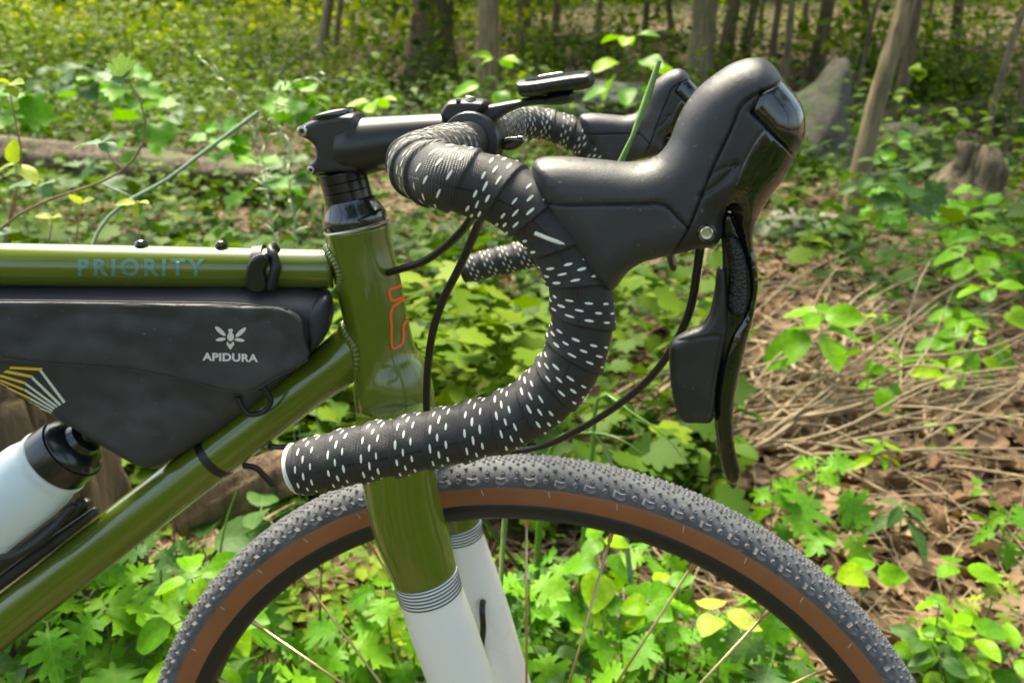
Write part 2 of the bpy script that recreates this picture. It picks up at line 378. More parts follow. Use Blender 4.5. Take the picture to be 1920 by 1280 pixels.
# ---- frame tubes (in the frame plane)
htme = pxloft_me('head_tube', [((610, 432), (727, 422)), ((619, 470), (733, 461)), ((632, 530), (748, 521)), ((645, 590), (760, 581)), ((655, 640), (770, 631)), ((660, 680), (783, 671)), ((664, 706), (800, 697)),
     ((667, 735), (810, 727)), ((672, 770), (814, 762))], lambda a, b: un(a, b, 0), seg=72, n=90)
head = put('head_tube', htme, olive, bike)
rim0, rim1 = un(610, 430, 0), un(727, 420, 0)
hax = (un(664, 420, 0) - un(722, 640, 0)).normalized(); htop = (rim0 + rim1) / 2; hr = (rim0 - rim1).length / 2
put('head_tube_lip', lathe_me('head_tube_lip', htop - hax * .0006, hax, [(-.0005, hr + .0002), (.0006, hr + .0007), (.0016, hr + .0003), (.002, hr - .002)], seg=72, caps=False), steel, head)
# head badge: outlined mark in orange
bz = lambda L: [(540 + x / 2.286, 400 + y / 2.286) for x, y in L]
A_ = smooth_path(bz([(488, 307), (460, 318), (433, 328), (436, 350), (444, 372), (470, 368), (488, 358), (497, 346)]), 40)[0]
B_ = smooth_path(bz([(500, 366), (470, 384), (448, 402), (440, 428), (443, 480), (450, 578), (472, 570), (486, 560), (494, 530), (493, 500), (497, 472), (515, 448)]), 60)[0]
put('head_badge_outline', decal_me('head_badge_outline', [ribbon(A_, 4.8), ribbon(B_, 4.8)], htme, .0004, 4), orange, head)
ttp = [(-560, 492), (0, 496), (300, 500), (625, 504)]; ttr = [.0150, .0149, .0146, .0140]
ttme = tube_me('top_tube', [unf(*p) for p in ttp], ttr, n=90, seg=64); top = put('top_tube', ttme, olive, bike)
dtp = [(-560, 1600), (-300, 1398), (0, 1166), (300, 934), (560, 734), (690, 634)]
dtme = tube_me('down_tube', [unf(*p) for p in dtp], [.0200, .0200, .0194, .0184, .0176, .0178], n=90, seg=64); down = put('down_tube', dtme, olive, bike)
def weld(name, c, ax, r, parent, w=.0032, rip=34, amp=.0009):
    ax = Vector(ax).normalized(); u = ax.orthogonal().normalized(); v = ax.cross(u); pts = []; rad = []
    n = rip * 10
    V = []
    for i in range(n):
        a = 2 * math.pi * i / n; q = Vector(c) + (u * math.cos(a) + v * math.sin(a)) * r; rr = w + amp * abs(math.sin(a * rip / 2)) - amp * .5
        o = (u * math.cos(a) + v * math.sin(a))
        for k in range(10):
            b = 2 * math.pi * k / 10; V.append(q + o * (rr * math.cos(b)) + ax * (rr * math.sin(b) * 1.5))
    V = np.array(V); i = np.arange(n)[:, None]; j = np.arange(10)[None]
    F = np.stack([i * 10 + j, i * 10 + (j + 1) % 10, ((i + 1) % n) * 10 + (j + 1) % 10, ((i + 1) % n) * 10 + j], -1).reshape(-1, 4)
    return put(name, mesh_np(name, V, F), weldm, parent)
# weld beads follow the head tube's side where each tube meets it
def saddle_weld(parent, tc, tdir, tr, hc, hdir, hrad, w=.0026, rip=40):
    tdir = Vector(tdir).normalized(); hdir = Vector(hdir).normalized(); u = hdir - tdir * hdir.dot(tdir); u.normalize(); v = tdir.cross(u)
    n = rip * 10; C = []
    for i in range(n):
        a = 2 * math.pi * i / n; q = Vector(tc) + (u * math.cos(a) + v * math.sin(a)) * tr
        # walk along the tube until the head tube's surface
        lo = q - tdir * .08
        A = lo - Vector(hc); da = tdir - hdir * tdir.dot(hdir); Aa = A - hdir * A.dot(hdir)
        aa, bb, cc = da.dot(da), 2 * da.dot(Aa), Aa.dot(Aa) - hrad * hrad; disc = bb * bb - 4 * aa * cc
        s = (-bb - math.sqrt(max(disc, 0))) / (2 * aa); C.append(lo + tdir * s)
    C = np.array([list(c) for c in C]); T = np.roll(C, -1, 0) - np.roll(C, 1, 0); T /= np.linalg.norm(T, axis=1)[:, None]
    N = C - np.array(list(tc)); N -= T * (N * T).sum(1)[:, None]; N /= np.linalg.norm(N, axis=1)[:, None]; B = np.cross(T, N)
    i = np.arange(n); rr = w * (1 + .26 * np.abs(np.sin(i / 10 * math.pi))); ph = np.linspace(0, 2 * np.pi, 10, endpoint=False)
    V = C[:, None] + rr[:, None, None] * (np.cos(ph)[None, :, None] * N[:, None] + np.sin(ph)[None, :, None] * B[:, None])
    ii = i[:, None]; j = np.arange(10)[None]; F = np.stack([ii * 10 + j, ii * 10 + (j + 1) % 10, ((ii + 1) % n) * 10 + (j + 1) % 10, ((ii + 1) % n) * 10 + j], -1).reshape(-1, 4)
    return put('weld_bead', mesh_np('weld_bead', V.reshape(-1, 3), F), weldm, parent)
hmid = un(694, 525, 0)
saddle_weld(top, unf(600, 504), unf(600, 504) - unf(300, 500), .0152, hmid, hax, .0236, w=.0024)
hlow = un(718, 650, 0)
saddle_weld(down, unf(640, 672), unf(640, 672) - unf(300, 934), .0185, hlow, hax, .0246, w=.0028)
# short gusset of the down tube that flares at the head tube
put('tube_flare', tube_me('tube_flare', [unf(560, 734), unf(620, 690), unf(690, 634)], [.0170, .0185, .0196], n=20, seg=64, caps=False), olive, down)
# bolts on the top tube
for (bx_, by_) in ((265, 457), (415, 458)):
    c = unf(bx_, by_ + 2); me = lathe_me('eyelet_bolt', c, (0, 0, 1), [(-.002, .0040), (.0004, .0044), (.0012, .0042), (.0025, .0034), (.0034, .0018), (.0036, .0004)], seg=24); put('eyelet_bolt', me, gloss, top)
text_decal('top_tube_lettering', 'PRIORITY', 146, 485, 238, 32, ttme, teal, top, bold=.035, spacing=1.3)
# internal cable port on the down tube
put('cable_port', tube_me('cable_port', [unf(488, 838, -.002), unf(500, 836, -.006), unf(512, 838, -.008)], [.004, .0042, .003], n=10, seg=12), olive, down)

# ---- headset and stem
spc = bpy.data.meshes
c0 = htop; r_ = hr
put('headset_cup', lathe_me('headset_cup', c0 + hax * .0008, hax, [(0, hr * .97), (.003, hr * 1.0), (.006, hr * 1.0), (.009, hr * .95), (.013, hr * .86), (.0165, hr * .80), (.0185, hr * .78)], seg=72), carbon, bike)
s0 = un(652, 384, 0); s1 = un(645, 322, 0); sr = (un(608, 350, 0) - un(693, 346, 0)).length / 2
cup_top = c0 + hax * .0190
LS = (un(646, 322, 0) - cup_top).dot(hax)
for k in range(3):
    a = LS / 3 * k
    put('headset_spacer', lathe_me('headset_spacer', cup_top + hax * (a + .0002), hax, [(0, sr - .0003), (.0003, sr), (LS / 3 - .0006, sr), (LS / 3 - .0003, sr - .0003)], seg=64), spacerm, bike)
stem = put('stem', pxloft_me('stem', [((640, 226), (640, 322)), ((664, 222), (664, 330)), ((700, 219), (700, 322)), ((760, 216), (760, 308)), ((820, 213), (820, 300)), ((862, 212), (862, 300))],
    lambda a, b: un(a, b, 0), seg=56, n=50), anod, bike)
# steerer clamp: side outline extruded
cl = [(562, 234), (572, 228), (600, 217), (656, 211), (668, 216), (676, 260), (672, 324), (640, 329), (578, 330), (571, 322), (572, 310), (580, 302), (586, 296), (588, 282), (583, 272), (570, 263), (560, 258), (556, 246)]
to0 = lambda x, z, h: Vector((x, h, z))
XZ = lambda pts, Y: [(un(x, y, Y).x, un(x, y, Y).z) for x, y in pts]
put('steerer_clamp', inflate_me('steerer_clamp', XZ(cl, -.012), .0155, .0045, to0, step=.0016), anod, stem)
put('stem_cap', lathe_me('stem_cap', un(626, 216, 0), hax, [(-.003, .0150), (0, .0158), (.0018, .0155), (.0030, .0130), (.0034, .008), (.0028, .004), (.0020, .0038), (.0020, .0003)], seg=56), gloss, stem)
for (x, y, r) in ((566, 246, .0036), (583, 319, .0024)):
    c = un(x, y, -.0162); me = lathe_me('clamp_bolt', c, (0, -1, 0), [(-.004, r), (.0002, r), (.0006, r * .85), (.0006, r * .5), (-.0012, r * .45), (-.0012, r * .02)], seg=28); put('clamp_bolt', me, steel, stem)
ctr = decal_me('torque_mark', [[(593, 233), (607, 233), (607, 238), (593, 238)]], stem.children[0].data, .0003, 4); put('torque_mark', ctr, silverp, stem)
# face plate round the bar
BX = un(890, 262, 0)
XB, ZB = BX.x, BX.z
def ring_me(name, y0, y1, r0, r1, seg=56): return lathe_me(name, (XB, y0, ZB), (0, 1, 0), [(0, r0), (0, r1), (y1 - y0, r1), (y1 - y0, r0)], seg=seg, caps=False)
put('face_plate', lathe_me('face_plate', (XB, -.021, ZB), (0, 1, 0), [(0, .0155), (.0005, .0182), (.002, .0192), (.04, .0192), (.0415, .0182), (.042, .0155)], seg=64), anod, stem)
wd = [(822, 213), (834, 192), (842, 187), (900, 186), (911, 190), (912, 205), (890, 226), (860, 236), (830, 230)]
put('face_plate_lug', inflate_me('face_plate_lug', XZ(wd, -.012), .016, .004, to0, step=.0016), satin, stem)
wd = [(905, 246), (925, 236), (938, 252), (934, 300), (915, 330), (898, 320), (894, 280)]
put('face_plate_lug', inflate_me('face_plate_lug', XZ(wd, -.012), .016, .004, to0, step=.0016), satin, stem)
for (x, Y) in ((882, -.010), (882, .012)):
    c = un(x, 187, Y); put('face_plate_bolt', lathe_me('face_plate_bolt', c, (.15, 0, 1), [(-.004, .0035), (.0018, .0035), (.0022, .003), (.0022, .0016), (.0005, .0015), (.0005, .0001)], seg=20), steel, stem)
put('torque_mark', box_me('torque_mark', un(860, 188, -.012), (.003, .007, .0008)), teal, stem)
# silver cable guide / light lever under the bar
cg = [(923, 278), (930, 266), (945, 261), (965, 261), (976, 268), (970, 280), (952, 290), (935, 290)]
put('cable_stop', inflate_me('cable_stop', XZ(cg, -.03), .006, .002, to0, step=.0012), gloss, stem)
cg = [(958, 262), (970, 262), (979, 270), (972, 281), (955, 290), (950, 288), (966, 276), (964, 268)]
put('cable_stop_rim', inflate_me('cable_stop_rim', XZ(cg, -.034), .004, .0012, to0, step=.0009), steel, stem)

# ---- handlebar with wrapped tape
def bar_points(sg):
    Y = lambda y: y
    P = []
    for (x, z, y) in ((XB, ZB, -.018), (XB, ZB, -.06), (XB, ZB + .001, -.11), (XB + .0005, ZB + .001, -.150), (XB + .0035, ZB + .001, -.178), (XB + .014, ZB, -.197)): P.append((x, y, z))
    for (a, b) in ((842, 333), (915, 352), (978, 380), (1030, 424), (1066, 478), (1088, 530), (1092, 590), (1084, 643), (1064, 691), (1034, 730), (997, 761), (950, 788), (890, 806), (828, 820), (750, 837), (676, 851), (608, 867), (575, 874), (556, 878)):
        q = un(a, b, -YB); P.append((q.x, -YB, q.z))
    P = np.array(P)
    if sg > 0: P[:, 1] *= -1
    return P
def make_bar(side):
    P = bar_points(-1); n = 1150
    if side > 0: P = P[:-1]
    C, L = smooth_path(P, n)
    T, N, B = frames(C); s = np.linspace(0, L, n); pitch = .0170; seg = 84; ph = np.linspace(0, 2 * np.pi, seg, endpoint=False)
    start = .036                                      # tape starts here
    r0 = np.interp(s, [0, start, start + .03, L * .5, L - .03, L - .004, L], [.0128, .0128, .0130, .0133, .0131, .0127, .0112])
    S = s[:, None]; PH = ph[None]
    t = ((S - start) / pitch + PH / (2 * np.pi)) % 1.0
    step_ = np.where(t < .96, (t / .96) ** 1.6, (1 - t) / .04)
    wob = .00018 * np.sin(PH * 3 + S * 260) + .00012 * np.sin(PH * 5 - S * 410)
    taped = np.clip((S - start) / .002, 0, 1)
    rr = r0[:, None] + taped * (.0002 + .00135 * step_ + wob)
    V = C[:, None] + rr[..., None] * (np.cos(ph)[None, :, None] * N[:, None] + np.sin(ph)[None, :, None] * B[:, None])
    uvm = np.stack([np.repeat(S, seg, 1), np.repeat(PH * .0135, n, 0)], -1).reshape(-1, 2)
    i0 = int(np.searchsorted(s, start)) - 1
    def mir(V):
        V = np.array(V).reshape(-1, 3).copy()
        if side > 0: V[:, 1] *= -1
        return V
    Fg = grid_faces(n - i0, seg)
    if side > 0: Fg = Fg[:, ::-1]
    me = mesh_np('bar_tape', mir(V[i0:]), Fg, uv=uvm[i0 * seg:]); 
    hb = tube_me('handlebar', mir(C[:i0 + 12]), .0129, n=40, seg=40)
    # printed / punched pale dashes laid on the tape: joined, they are past counting
    DV = []; DF = []; rp = 0
    turns = int((L - start) / pitch) + 1
    def surf(s_, p_, h_):
        i = np.clip(s_ / L * (n - 1), 0, n - 1.001); k = int(i); f = i - k
        c = C[k] * (1 - f) + C[k + 1] * f; nn = N[k] * (1 - f) + N[k + 1] * f; bb = B[k] * (1 - f) + B[k + 1] * f
        tt = ((s_ - start) / pitch + p_ / (2 * math.pi)) % 1; st = (tt / .96) ** 1.6 if tt < .96 else (1 - tt) / .04
        r = r0[k] * (1 - f) + r0[k + 1] * f + .0002 + .00135 * st + .00018 * math.sin(p_ * 3 + s_ * 260) + .00012 * math.sin(p_ * 5 - s_ * 410) + h_
        return c + r * (math.cos(p_) * nn + math.sin(p_) * bb)
    per = 2 * math.pi / 10.6
    for row, tr in enumerate((.36, .57, .78)):
        w = 0.0
        total = turns * 2 * math.pi
        a = (row % 2) * per * .5
        while a < total:
            turn = a / (2 * math.pi); s_ = start + pitch * (turn + tr); p_ = (-a) % (2 * math.pi)
            if s_ < L - .002 and not (hood_s0 < s_ < hood_s1) and s_ > start + .004 and (Vector(surf(s_, p_, 0)) - un(1031, 447, -YB - .0135)).length > .0075:
                st_ = (Vector(surf(s_ + 2e-4, p_, 0)) - Vector(surf(s_ - 2e-4, p_, 0))).length / 4e-4; b = len(DV); hl = .00200 * rng.uniform(.85, 1.12); hw = .00056 * rng.uniform(.85, 1.15) / max(.6, min(st_, 2.2)); ja = rng.uniform(-.0002, .0002); DV.append(surf(s_ + ja, p_, .00030))
                for q in range(10):
                    x = 2 * math.pi * q / 10
                    DV.append(surf(s_ + ja + hw * math.cos(x) - hl * math.sin(x) * pitch / .09, p_ + hl * math.sin(x) / .0138, .00006 + .00010))
                for q in range(10): DF.append((b, b + 1 + q, b + 1 + (q + 1) % 10) if side < 0 else (b, b + 1 + (q + 1) % 10, b + 1 + q))
            a += per
    dm = mesh_np('tape_dashes', mir(np.array(DV)), np.array(DF))
    bar = put('handlebar', hb, anod, bike)
    tp = put('bar_tape', me, tapem, bar)
    tag(put('tape_dashes', dm, dotm, bar), kind='stuff')
    e = mir(np.array([C[-1], T[-1]])); c = Vector(e[0]); ax = Vector(e[1])
    put('bar_end_plug', lathe_me('bar_end_plug', c - ax * .001, ax, [(0, .0118), (.0012, .0127), (.0022, .0120), (.0030, .009), (.0033, .0004)], seg=40), dotm if side < 0 else blackp, bar)
    # finishing strip by the hood
    a = un(1003, 437, -YB - .0135); b2 = un(1060, 458, -YB - .0135); 
    pm = tube_me('finishing_strip', mir([list(a), list((a + b2) / 2 + Vector((0, -.0012, 0))), list(b2)]), [.0009] * 3, n=12, seg=8); put('finishing_strip', pm, dotm, bar)
    return bar
hood_s0, hood_s1 = 9, 9
make_bar(-1)
make_bar(1)

# ---- brake and shift levers with rubber hoods
Zt = lambda L, Y=-YB: XZ(L, Y)
def z2(L): return [(960 + x / 3.2, 80 + y / 3.2) for x, y in L]
def z3(L): return [(1200 + x / 2.286, 380 + y / 2.286) for x, y in L]
rub = [(998, 312), (1001, 302), (1012, 296), (1050, 293), (1130, 299), (1170, 303), (1200, 302), (1232, 291), (1254, 265), (1266, 235), (1280, 204), (1310, 164), (1345, 136), (1375, 118), (1404, 109), (1428, 109), (1448, 121), (1470, 152),
       (1429, 172), (1404, 184), (1386, 204), (1374, 232), (1335, 318), (1291, 428), (1278, 452), (1266, 476), (1235, 482), (1203, 492), (1176, 510), (1160, 532), (1148, 543), (1128, 537), (1109, 527), (1089, 505), (1065, 466), (1040, 430), (1015, 392), (1003, 372)]
def hoodW(x, z):
    return 0.0158
seamA = [(1007, 384), (1060, 385), (1120, 384), (1200, 383), (1236, 382), (1252, 388), (1268, 404), (1291, 428)]
SFY = -YB - .0155
panel = [(1424, 176), (1402, 188), (1387, 206), (1377, 232), (1338, 318), (1294, 428), (1280, 454), (1268, 477), (1290, 470), (1312, 464), (1335, 463), (1347, 454), (1354, 440), (1354, 411), (1366, 378), (1380, 346), (1396, 304), (1414, 270), (1437, 237), (1408, 210)]
capo = [(1427, 173), (1472, 153), (1490, 176), (1504, 199), (1508, 236), (1504, 267), (1491, 291), (1460, 260), (1433, 234), (1411, 210)]
blade = [(1400, 330), (1440, 330), (1450, 345), (1441, 374), (1427, 396), (1418, 414), (1412, 436), (1411, 455), (1414, 470), (1421, 505), (1422, 537), (1417, 572), (1410, 607), (1401, 640), (1392, 677), (1384, 714), (1377, 752), (1375, 800), (1379, 844),
         (1389, 887), (1386, 899), (1373, 907), (1364, 902), (1351, 866), (1342, 817), (1340, 765), (1344, 712), (1355, 660), (1370, 620), (1388, 594), (1400, 568), (1404, 530), (1400, 490), (1388, 452), (1374, 420), (1369, 402), (1376, 380)]
inner = [(1356, 404), (1364, 396), (1372, 402), (1384, 430), (1402, 480), (1410, 520), (1410, 556), (1400, 590), (1380, 640), (1366, 690), (1358, 740), (1350, 700), (1352, 640), (1356, 560), (1354, 480), (1352, 430)]
pad = z3([(355, 130), (375, 122), (400, 128), (425, 155), (445, 200), (460, 270), (465, 350), (455, 450), (440, 478), (415, 485), (385, 472), (366, 430), (372, 350), (374, 270), (366, 210), (355, 165)])
paddle = z3([(335, 276), (355, 268), (366, 280), (374, 340), (378, 420), (374, 500), (374, 560), (352, 650), (328, 780), (314, 915), (300, 935), (240, 938), (190, 935), (166, 915), (140, 830), (127, 720), (130, 602), (150, 580), (200, 550), (260, 525), (285, 498), (303, 455), (320, 370)])
tipr = [(-1, 0)]
def wblade(x, z):                                    # wide at the top, thin at the tip
    return float(np.interp(z, [ZB - .16, ZB - .06, ZB - .02, ZB + .03], [.0045, .006, .0085, .0085]))
union = [p for p in rub[:18]] + [(1490, 176), (1504, 199), (1509, 236), (1504, 267), (1491, 293), (1472, 330), (1456, 352), (1441, 374), (1427, 396), (1417, 416), (1409, 436), (1396, 436), (1380, 414), (1369, 396), (1361, 396), (1355, 411), (1354, 440), (1347, 454), (1335, 463), (1312, 464), (1290, 470), (1266, 476)] + rub[26:]
cuts = [[(1485, 147), (1472, 153), (1429, 172), (1404, 184), (1386, 204), (1375, 232), (1335, 318), (1291, 428), (1278, 452), (1262, 484)], [(1428, 172), (1418, 190), (1409, 211)], [(1409, 211), (1435, 236), (1460, 262), (1480, 281), (1500, 302)]]
soft = [(1435, 240), (1414, 270), (1396, 304), (1380, 346), (1364, 390), (1360, 400)]
notch = [(XZ([(1313, 366), (1338, 352), (1360, 334), (1378, 312)], -YB - .0155), .0011, .0012), (XZ([(1330, 330), (1350, 318), (1380, 310)], -YB - .0155), .0006, .0005)]
rpanel = [(1428, 172), (1404, 184), (1386, 204), (1375, 232), (1335, 318), (1291, 428), (1278, 452), (1255, 500), (1372, 500), (1364, 390), (1380, 346), (1396, 304), (1414, 270), (1435, 237), (1409, 211)]
rcap = [(1428, 172), (1472, 153), (1500, 130), (1560, 150), (1540, 330), (1500, 302), (1480, 281), (1460, 262), (1435, 236), (1409, 211)]
rblade = [(1435, 236), (1460, 262), (1480, 281), (1500, 302), (1540, 330), (1530, 470), (1366, 470), (1364, 390), (1380, 346), (1396, 304), (1414, 270)]
La, Lb = [np.array(q) for q in XZ([(1437, 237), (1362, 396)], -YB - .012)]
def unionW(x, z):
    d = Lb - La; n_ = np.array([-d[1], d[0]]) / np.linalg.norm(d); q = np.array([x, z]) - La; s_ = q @ n_
    if s_ < 0 and n_[0] > 0: s_ = 0
    if n_[0] < 0: s_ = max(0, -s_)
    t = np.clip((q @ d) / (d @ d), 0, 1.3)
    return .0158 - min(1, max(0, s_) / .016) * .0075 * t
def partition(me, regions, rest, restm):
    bm = bmesh.new(); bm.from_mesh(me); out = []; key = {}
    def ins(poly, x, y):
        c = False; n_ = len(poly)
        for i in range(n_):
            (x1, y1), (x2, y2) = poly[i], poly[(i + 1) % n_]
            if (y1 > y) != (y2 > y) and x < (x2 - x1) * (y - y1) / (y2 - y1) + x1: c = not c
        return c
    for f in bm.faces:
        c = f.calc_center_median(); k = -1
        for i, (n_, poly, m_) in enumerate(regions):
            if ins(poly, c.x, c.z): k = i; break
        key[f.index] = k
    nrm = [v.normal.copy() for v in bm.verts]
    for k in range(-1, len(regions)):
        b2 = bmesh.new(); vm = {}
        for f in bm.faces:
            if key[f.index] != k: continue
            vs = []
            for v in f.verts:
                if v.index not in vm: vm[v.index] = b2.verts.new(v.co)
                vs.append(vm[v.index])
            nf = b2.faces.new(vs); nf.smooth = True
        m2 = bpy.data.meshes.new(rest if k < 0 else regions[k][0]); b2.to_mesh(m2); b2.free(); out.append((m2.name.split('.')[0], m2, restm if k < 0 else regions[k][2]))
    bm.free(); return out
def make_lever(side):
    Yc = -YB if side < 0 else YB
    if side < 0: to = lambda x, z, h: Vector((x, Yc + h, z))
    else: to = lambda x, z, h: Vector((x, Yc - h, z))
    root = bpy.data.objects.new('control_lever', None); root.location = to(un(1290, 380, -YB).x, un(1290, 380, -YB).z, 0); link(root, bike)
    sA = Zt(seamA, SFY)
    seal = [(sA, .0005, .0018)]
    tex = lambda x, z: .00012 * noise.noise(Vector((x * 60, z * 60, 0)))
    body = inflate_me('rubber_hood', Zt(union), unionW, .0135, to, seams=seal + [(Zt(q, SFY), .0006, .0014) for q in cuts] + [(Zt(soft, SFY), .0003, .0002)] + notch, step=.0020, power=.55, bump=tex)
    regions = [(n_, XZ(q, SFY), m_) for n_, q, m_ in (('side_panel', rpanel, satin), ('blade_cap', rcap, gloss), ('brake_blade', rblade, gloss))]
    for n_, m2, mt_ in partition(body, regions, 'rubber_hood', rubber): put(n_, m2, mt_, root)
    put('brake_blade', inflate_me('brake_blade', Zt(blade), wblade, .009, to, step=.0018, power=.6), gloss, root)
    put('blade_channel', inflate_me('blade_channel', Zt(inner), .0022, .002, to, step=.002), gloss, root)
    pd = put('grip_pad', inflate_me('grip_pad', Zt(pad), .0062, .0035, to, step=.0012, power=.5), pebble, root)
    gp = [(Zt(z3([(150, 602), (200, 592), (260, 580), (325, 572), (345, 580), (342, 620), (318, 760), (296, 915)]), -YB - .006), .0006, .0007)]
    put('shift_paddle', inflate_me('shift_paddle', Zt(paddle), .0055, .0035, to, step=.0014, power=.5, seams=gp), satin, root)
    c = un(1325, 437, -YB - .0152); yy = c.y if side < 0 else -c.y
    put('pivot_bolt', lathe_me('pivot_bolt', (c.x, yy, c.z), (0, side, 0), [(-.003, .0026), (.0004, .0026), (.0008, .0022), (.0007, .0014), (.0003, .0013), (.0003, .0001)], seg=32), brass, root)
    put('bolt_ring', lathe_me('bolt_ring', (c.x, yy, c.z), (0, side, 0), [(-.003, .0036), (.0003, .0036), (.0005, .0032), (.0003, .0028), (-.001, .0027)], seg=32, caps=False), gloss, root)
    return root
make_lever(-1); make_lever(1)

# ---- cables
def cable(pts, r=.0024, n=60): return put('cable_housing', tube_me('cable_housing', pts, r, n=n, seg=14), cable_m, bike)
cable_m = cable
cable_m = bpy.data.materials['cable_housing']
cable([un(1314, 455, -.205), un(1308, 500, -.202), un(1294, 580, -.196), un(1262, 650, -.185), un(1215, 712, -.170), un(1150, 765, -.150), un(1080, 808, -.130), un(1010, 838, -.112), un(880, 850, -.09), un(720, 845, -.07), un(560, 839, -.055), un(505, 837, -.05)], .0019, 90)
cable([un(915, 372, -.12), un(897, 420, -.09), un(862, 500, -.07), un(832, 560, -.06), un(812, 620, -.055), un(803, 680, -.05), un(800, 730, -.045), un(800, 790, -.04)], .0026)
cable([un(900, 380, -.10), un(870, 428, -.07), un(832, 465, -.05), un(790, 492, -.035), un(745, 506, -.02), un(725, 512, -.01)], .0026)
# ---- fork
FY = -.045
fk = bpy.data.objects.new('fork', None); fk.location = un(740, 770, 0); link(fk, bike)
put('fork_crown', pxloft_me('fork_crown', [((671, 766), (814, 758)), ((674, 790), (816, 780)), ((682, 850), (822, 838))], lambda a, b: un(a, b, 0), seg=72, n=20), olive, fk)
near = [((672, 790), (813, 770)), ((680, 860), (815, 845)), ((690, 940), (819, 918)), ((705, 1000), (831, 975)), ((724, 1045), (841, 1012)), ((745, 1094), (850, 1056)), ((757, 1131), (859, 1092)), ((776, 1190), (880, 1150)), ((812, 1290), (916, 1255)), ((880, 1480), (980, 1450)), ((950, 1700), (1040, 1680))]
L_ = lambda Y: (lambda a, b: un(a, b, Y))
put('fork_leg', pxloft_me('fork_leg', near[:6], L_(FY), seg=64, n=60), olive, fk)
def seg_px(sec, i): return sec[i]
low = put('lower_leg', pxloft_me('lower_leg', [near[5], near[6], near[7], near[8], near[9], near[10]], L_(FY), seg=64, n=60), white, fk)
def bands(a, b, Y, k0=6):
    for k in range(k0):
        t = (k + .5) / k0; L = [(np.array(a[i]) * (1 - t) + np.array(b[i]) * t) for i in (0, 1)]
        p, q = un(*L[0], Y), un(*L[1], Y); c = (p + q) / 2; ax = (un(*b[0], Y) + un(*b[1], Y) - un(*a[0], Y) - un(*a[1], Y)).normalized(); r = (p - q).length / 2
        pr = (q - p).normalized(); r = r * 1.004
        put('band', lathe_me('band', c - ax * .0007, ax, [(0, r), (.0001, r + .0003), (.0012, r + .0003), (.0013, r)], seg=64, caps=False), stripe_d, fk)
bands(near[5], near[6], FY)
farl = [((795, 930), (884, 900)), ((812, 985), (900, 972)), ((816, 1008), (905, 1000)), ((850, 1130), (945, 1115)), ((905, 1310), (996, 1290)), ((965, 1500), (1050, 1480)), ((1010, 1660), (1090, 1640))]
put('fork_leg', pxloft_me('fork_leg', [((768, 830), (870, 810)), ((780, 880), (876, 860)), farl[0], farl[1]], L_(-FY), seg=48, n=30), olive, fk)
put('lower_leg', pxloft_me('lower_leg', farl[1:], L_(-FY), seg=48, n=50), white, fk)
bands(farl[1], farl[2], -FY, 5)
put('brake_hose', tube_me('brake_hose', [un(906, 1126, .022), un(904, 1140, .016), un(906, 1175, .014), un(902, 1215, .016), un(895, 1260, .02), un(885, 1330, .02)], .0026, n=30, seg=12), cable_m, fk)

# ---- front wheel (leans a little with the turned bars)
wt, wy = R_(-4.7), R_(.8)
WN = Vector((math.sin(wy) * math.cos(wt), math.cos(wy) * math.cos(wt), math.sin(wt))); WE1 = WN.cross(Vector((0, 0, 1))).normalized(); WE2 = WE1.cross(WN)
if WE2.z < 0: WE2 = -WE2
if WE1.x < 0: WE1 = -WE1
WCc = Vector((-.0554, 0, .347))
wheel = bpy.data.objects.new('front_wheel', None); wheel.location = WCc; link(wheel, bike)
def wpt(a, r, y): return WCc + (WE1 * math.sin(a) + WE2 * math.cos(a)) * r + WN * y
def rev_me(name, prof, n=360, relief=None):
    A = np.linspace(0, 2 * np.pi, n, endpoint=False); m = len(prof); P = np.array(prof)
    e1, e2, nn = np.array(WE1), np.array(WE2), np.array(WN); c = np.array(WCc)
    rad = (np.sin(A)[:, None] * e1 + np.cos(A)[:, None] * e2)
    V = c + rad[:, None] * P[None, :, 1, None] + nn * P[None, :, 0, None]
    i = np.arange(n)[:, None]; j = np.arange(m - 1)[None]
    F = np.stack([i * m + j, i * m + j + 1, ((i + 1) % n) * m + j + 1, ((i + 1) % n) * m + j], -1).reshape(-1, 4)
    return mesh_np(name, V.reshape(-1, 3), F)
RT, RB, RI = .347, .3304, .3160
def arc(y0, r0, y1, r1, n, bulge):
    out = []
    for t in np.linspace(0, 1, n):
        out.append((y0 + (y1 - y0) * t + bulge * math.sin(math.pi * t), r0 + (r1 - r0) * t)); 
    return out
treadp = [(-.0182, RT - .0005), (-.0190, RT + .002), (-.0190, RT + .0055), (-.0176, RT + .0095), (-.0150, RT + .0130), (-.0112, RT + .0158), (-.006, RT + .0175), (0, RT + .0180)]
treadp = treadp + [(-y, r) for y, r in treadp[-2::-1]]
put('tyre', rev_me('tyre', treadp, 400), treadm, wheel)
for sgn in (-1, 1):
    pr = [(sgn * .0128, RB - .001), (sgn * .0150, RB + .003), (sgn * .0172, RB + .008), (sgn * .0184, RB + .0125), (sgn * .0188, RT - .0008), (sgn * .0181, RT + .0006)]
    put('sidewall', rev_me('sidewall', pr if sgn > 0 else pr[::-1], 400), tanm, wheel)
rp = [(-.0132, RB + .0008), (-.0138, RB - .001), (-.0136, RB - .006), (-.0118, RI + .003), (-.009, RI), (0, RI - .0005), (.009, RI), (.0118, RI + .003), (.0136, RB - .006), (.0138, RB - .001), (.0132, RB + .0008)]
put('rim', rev_me('rim', rp, 400), rimm, wheel)
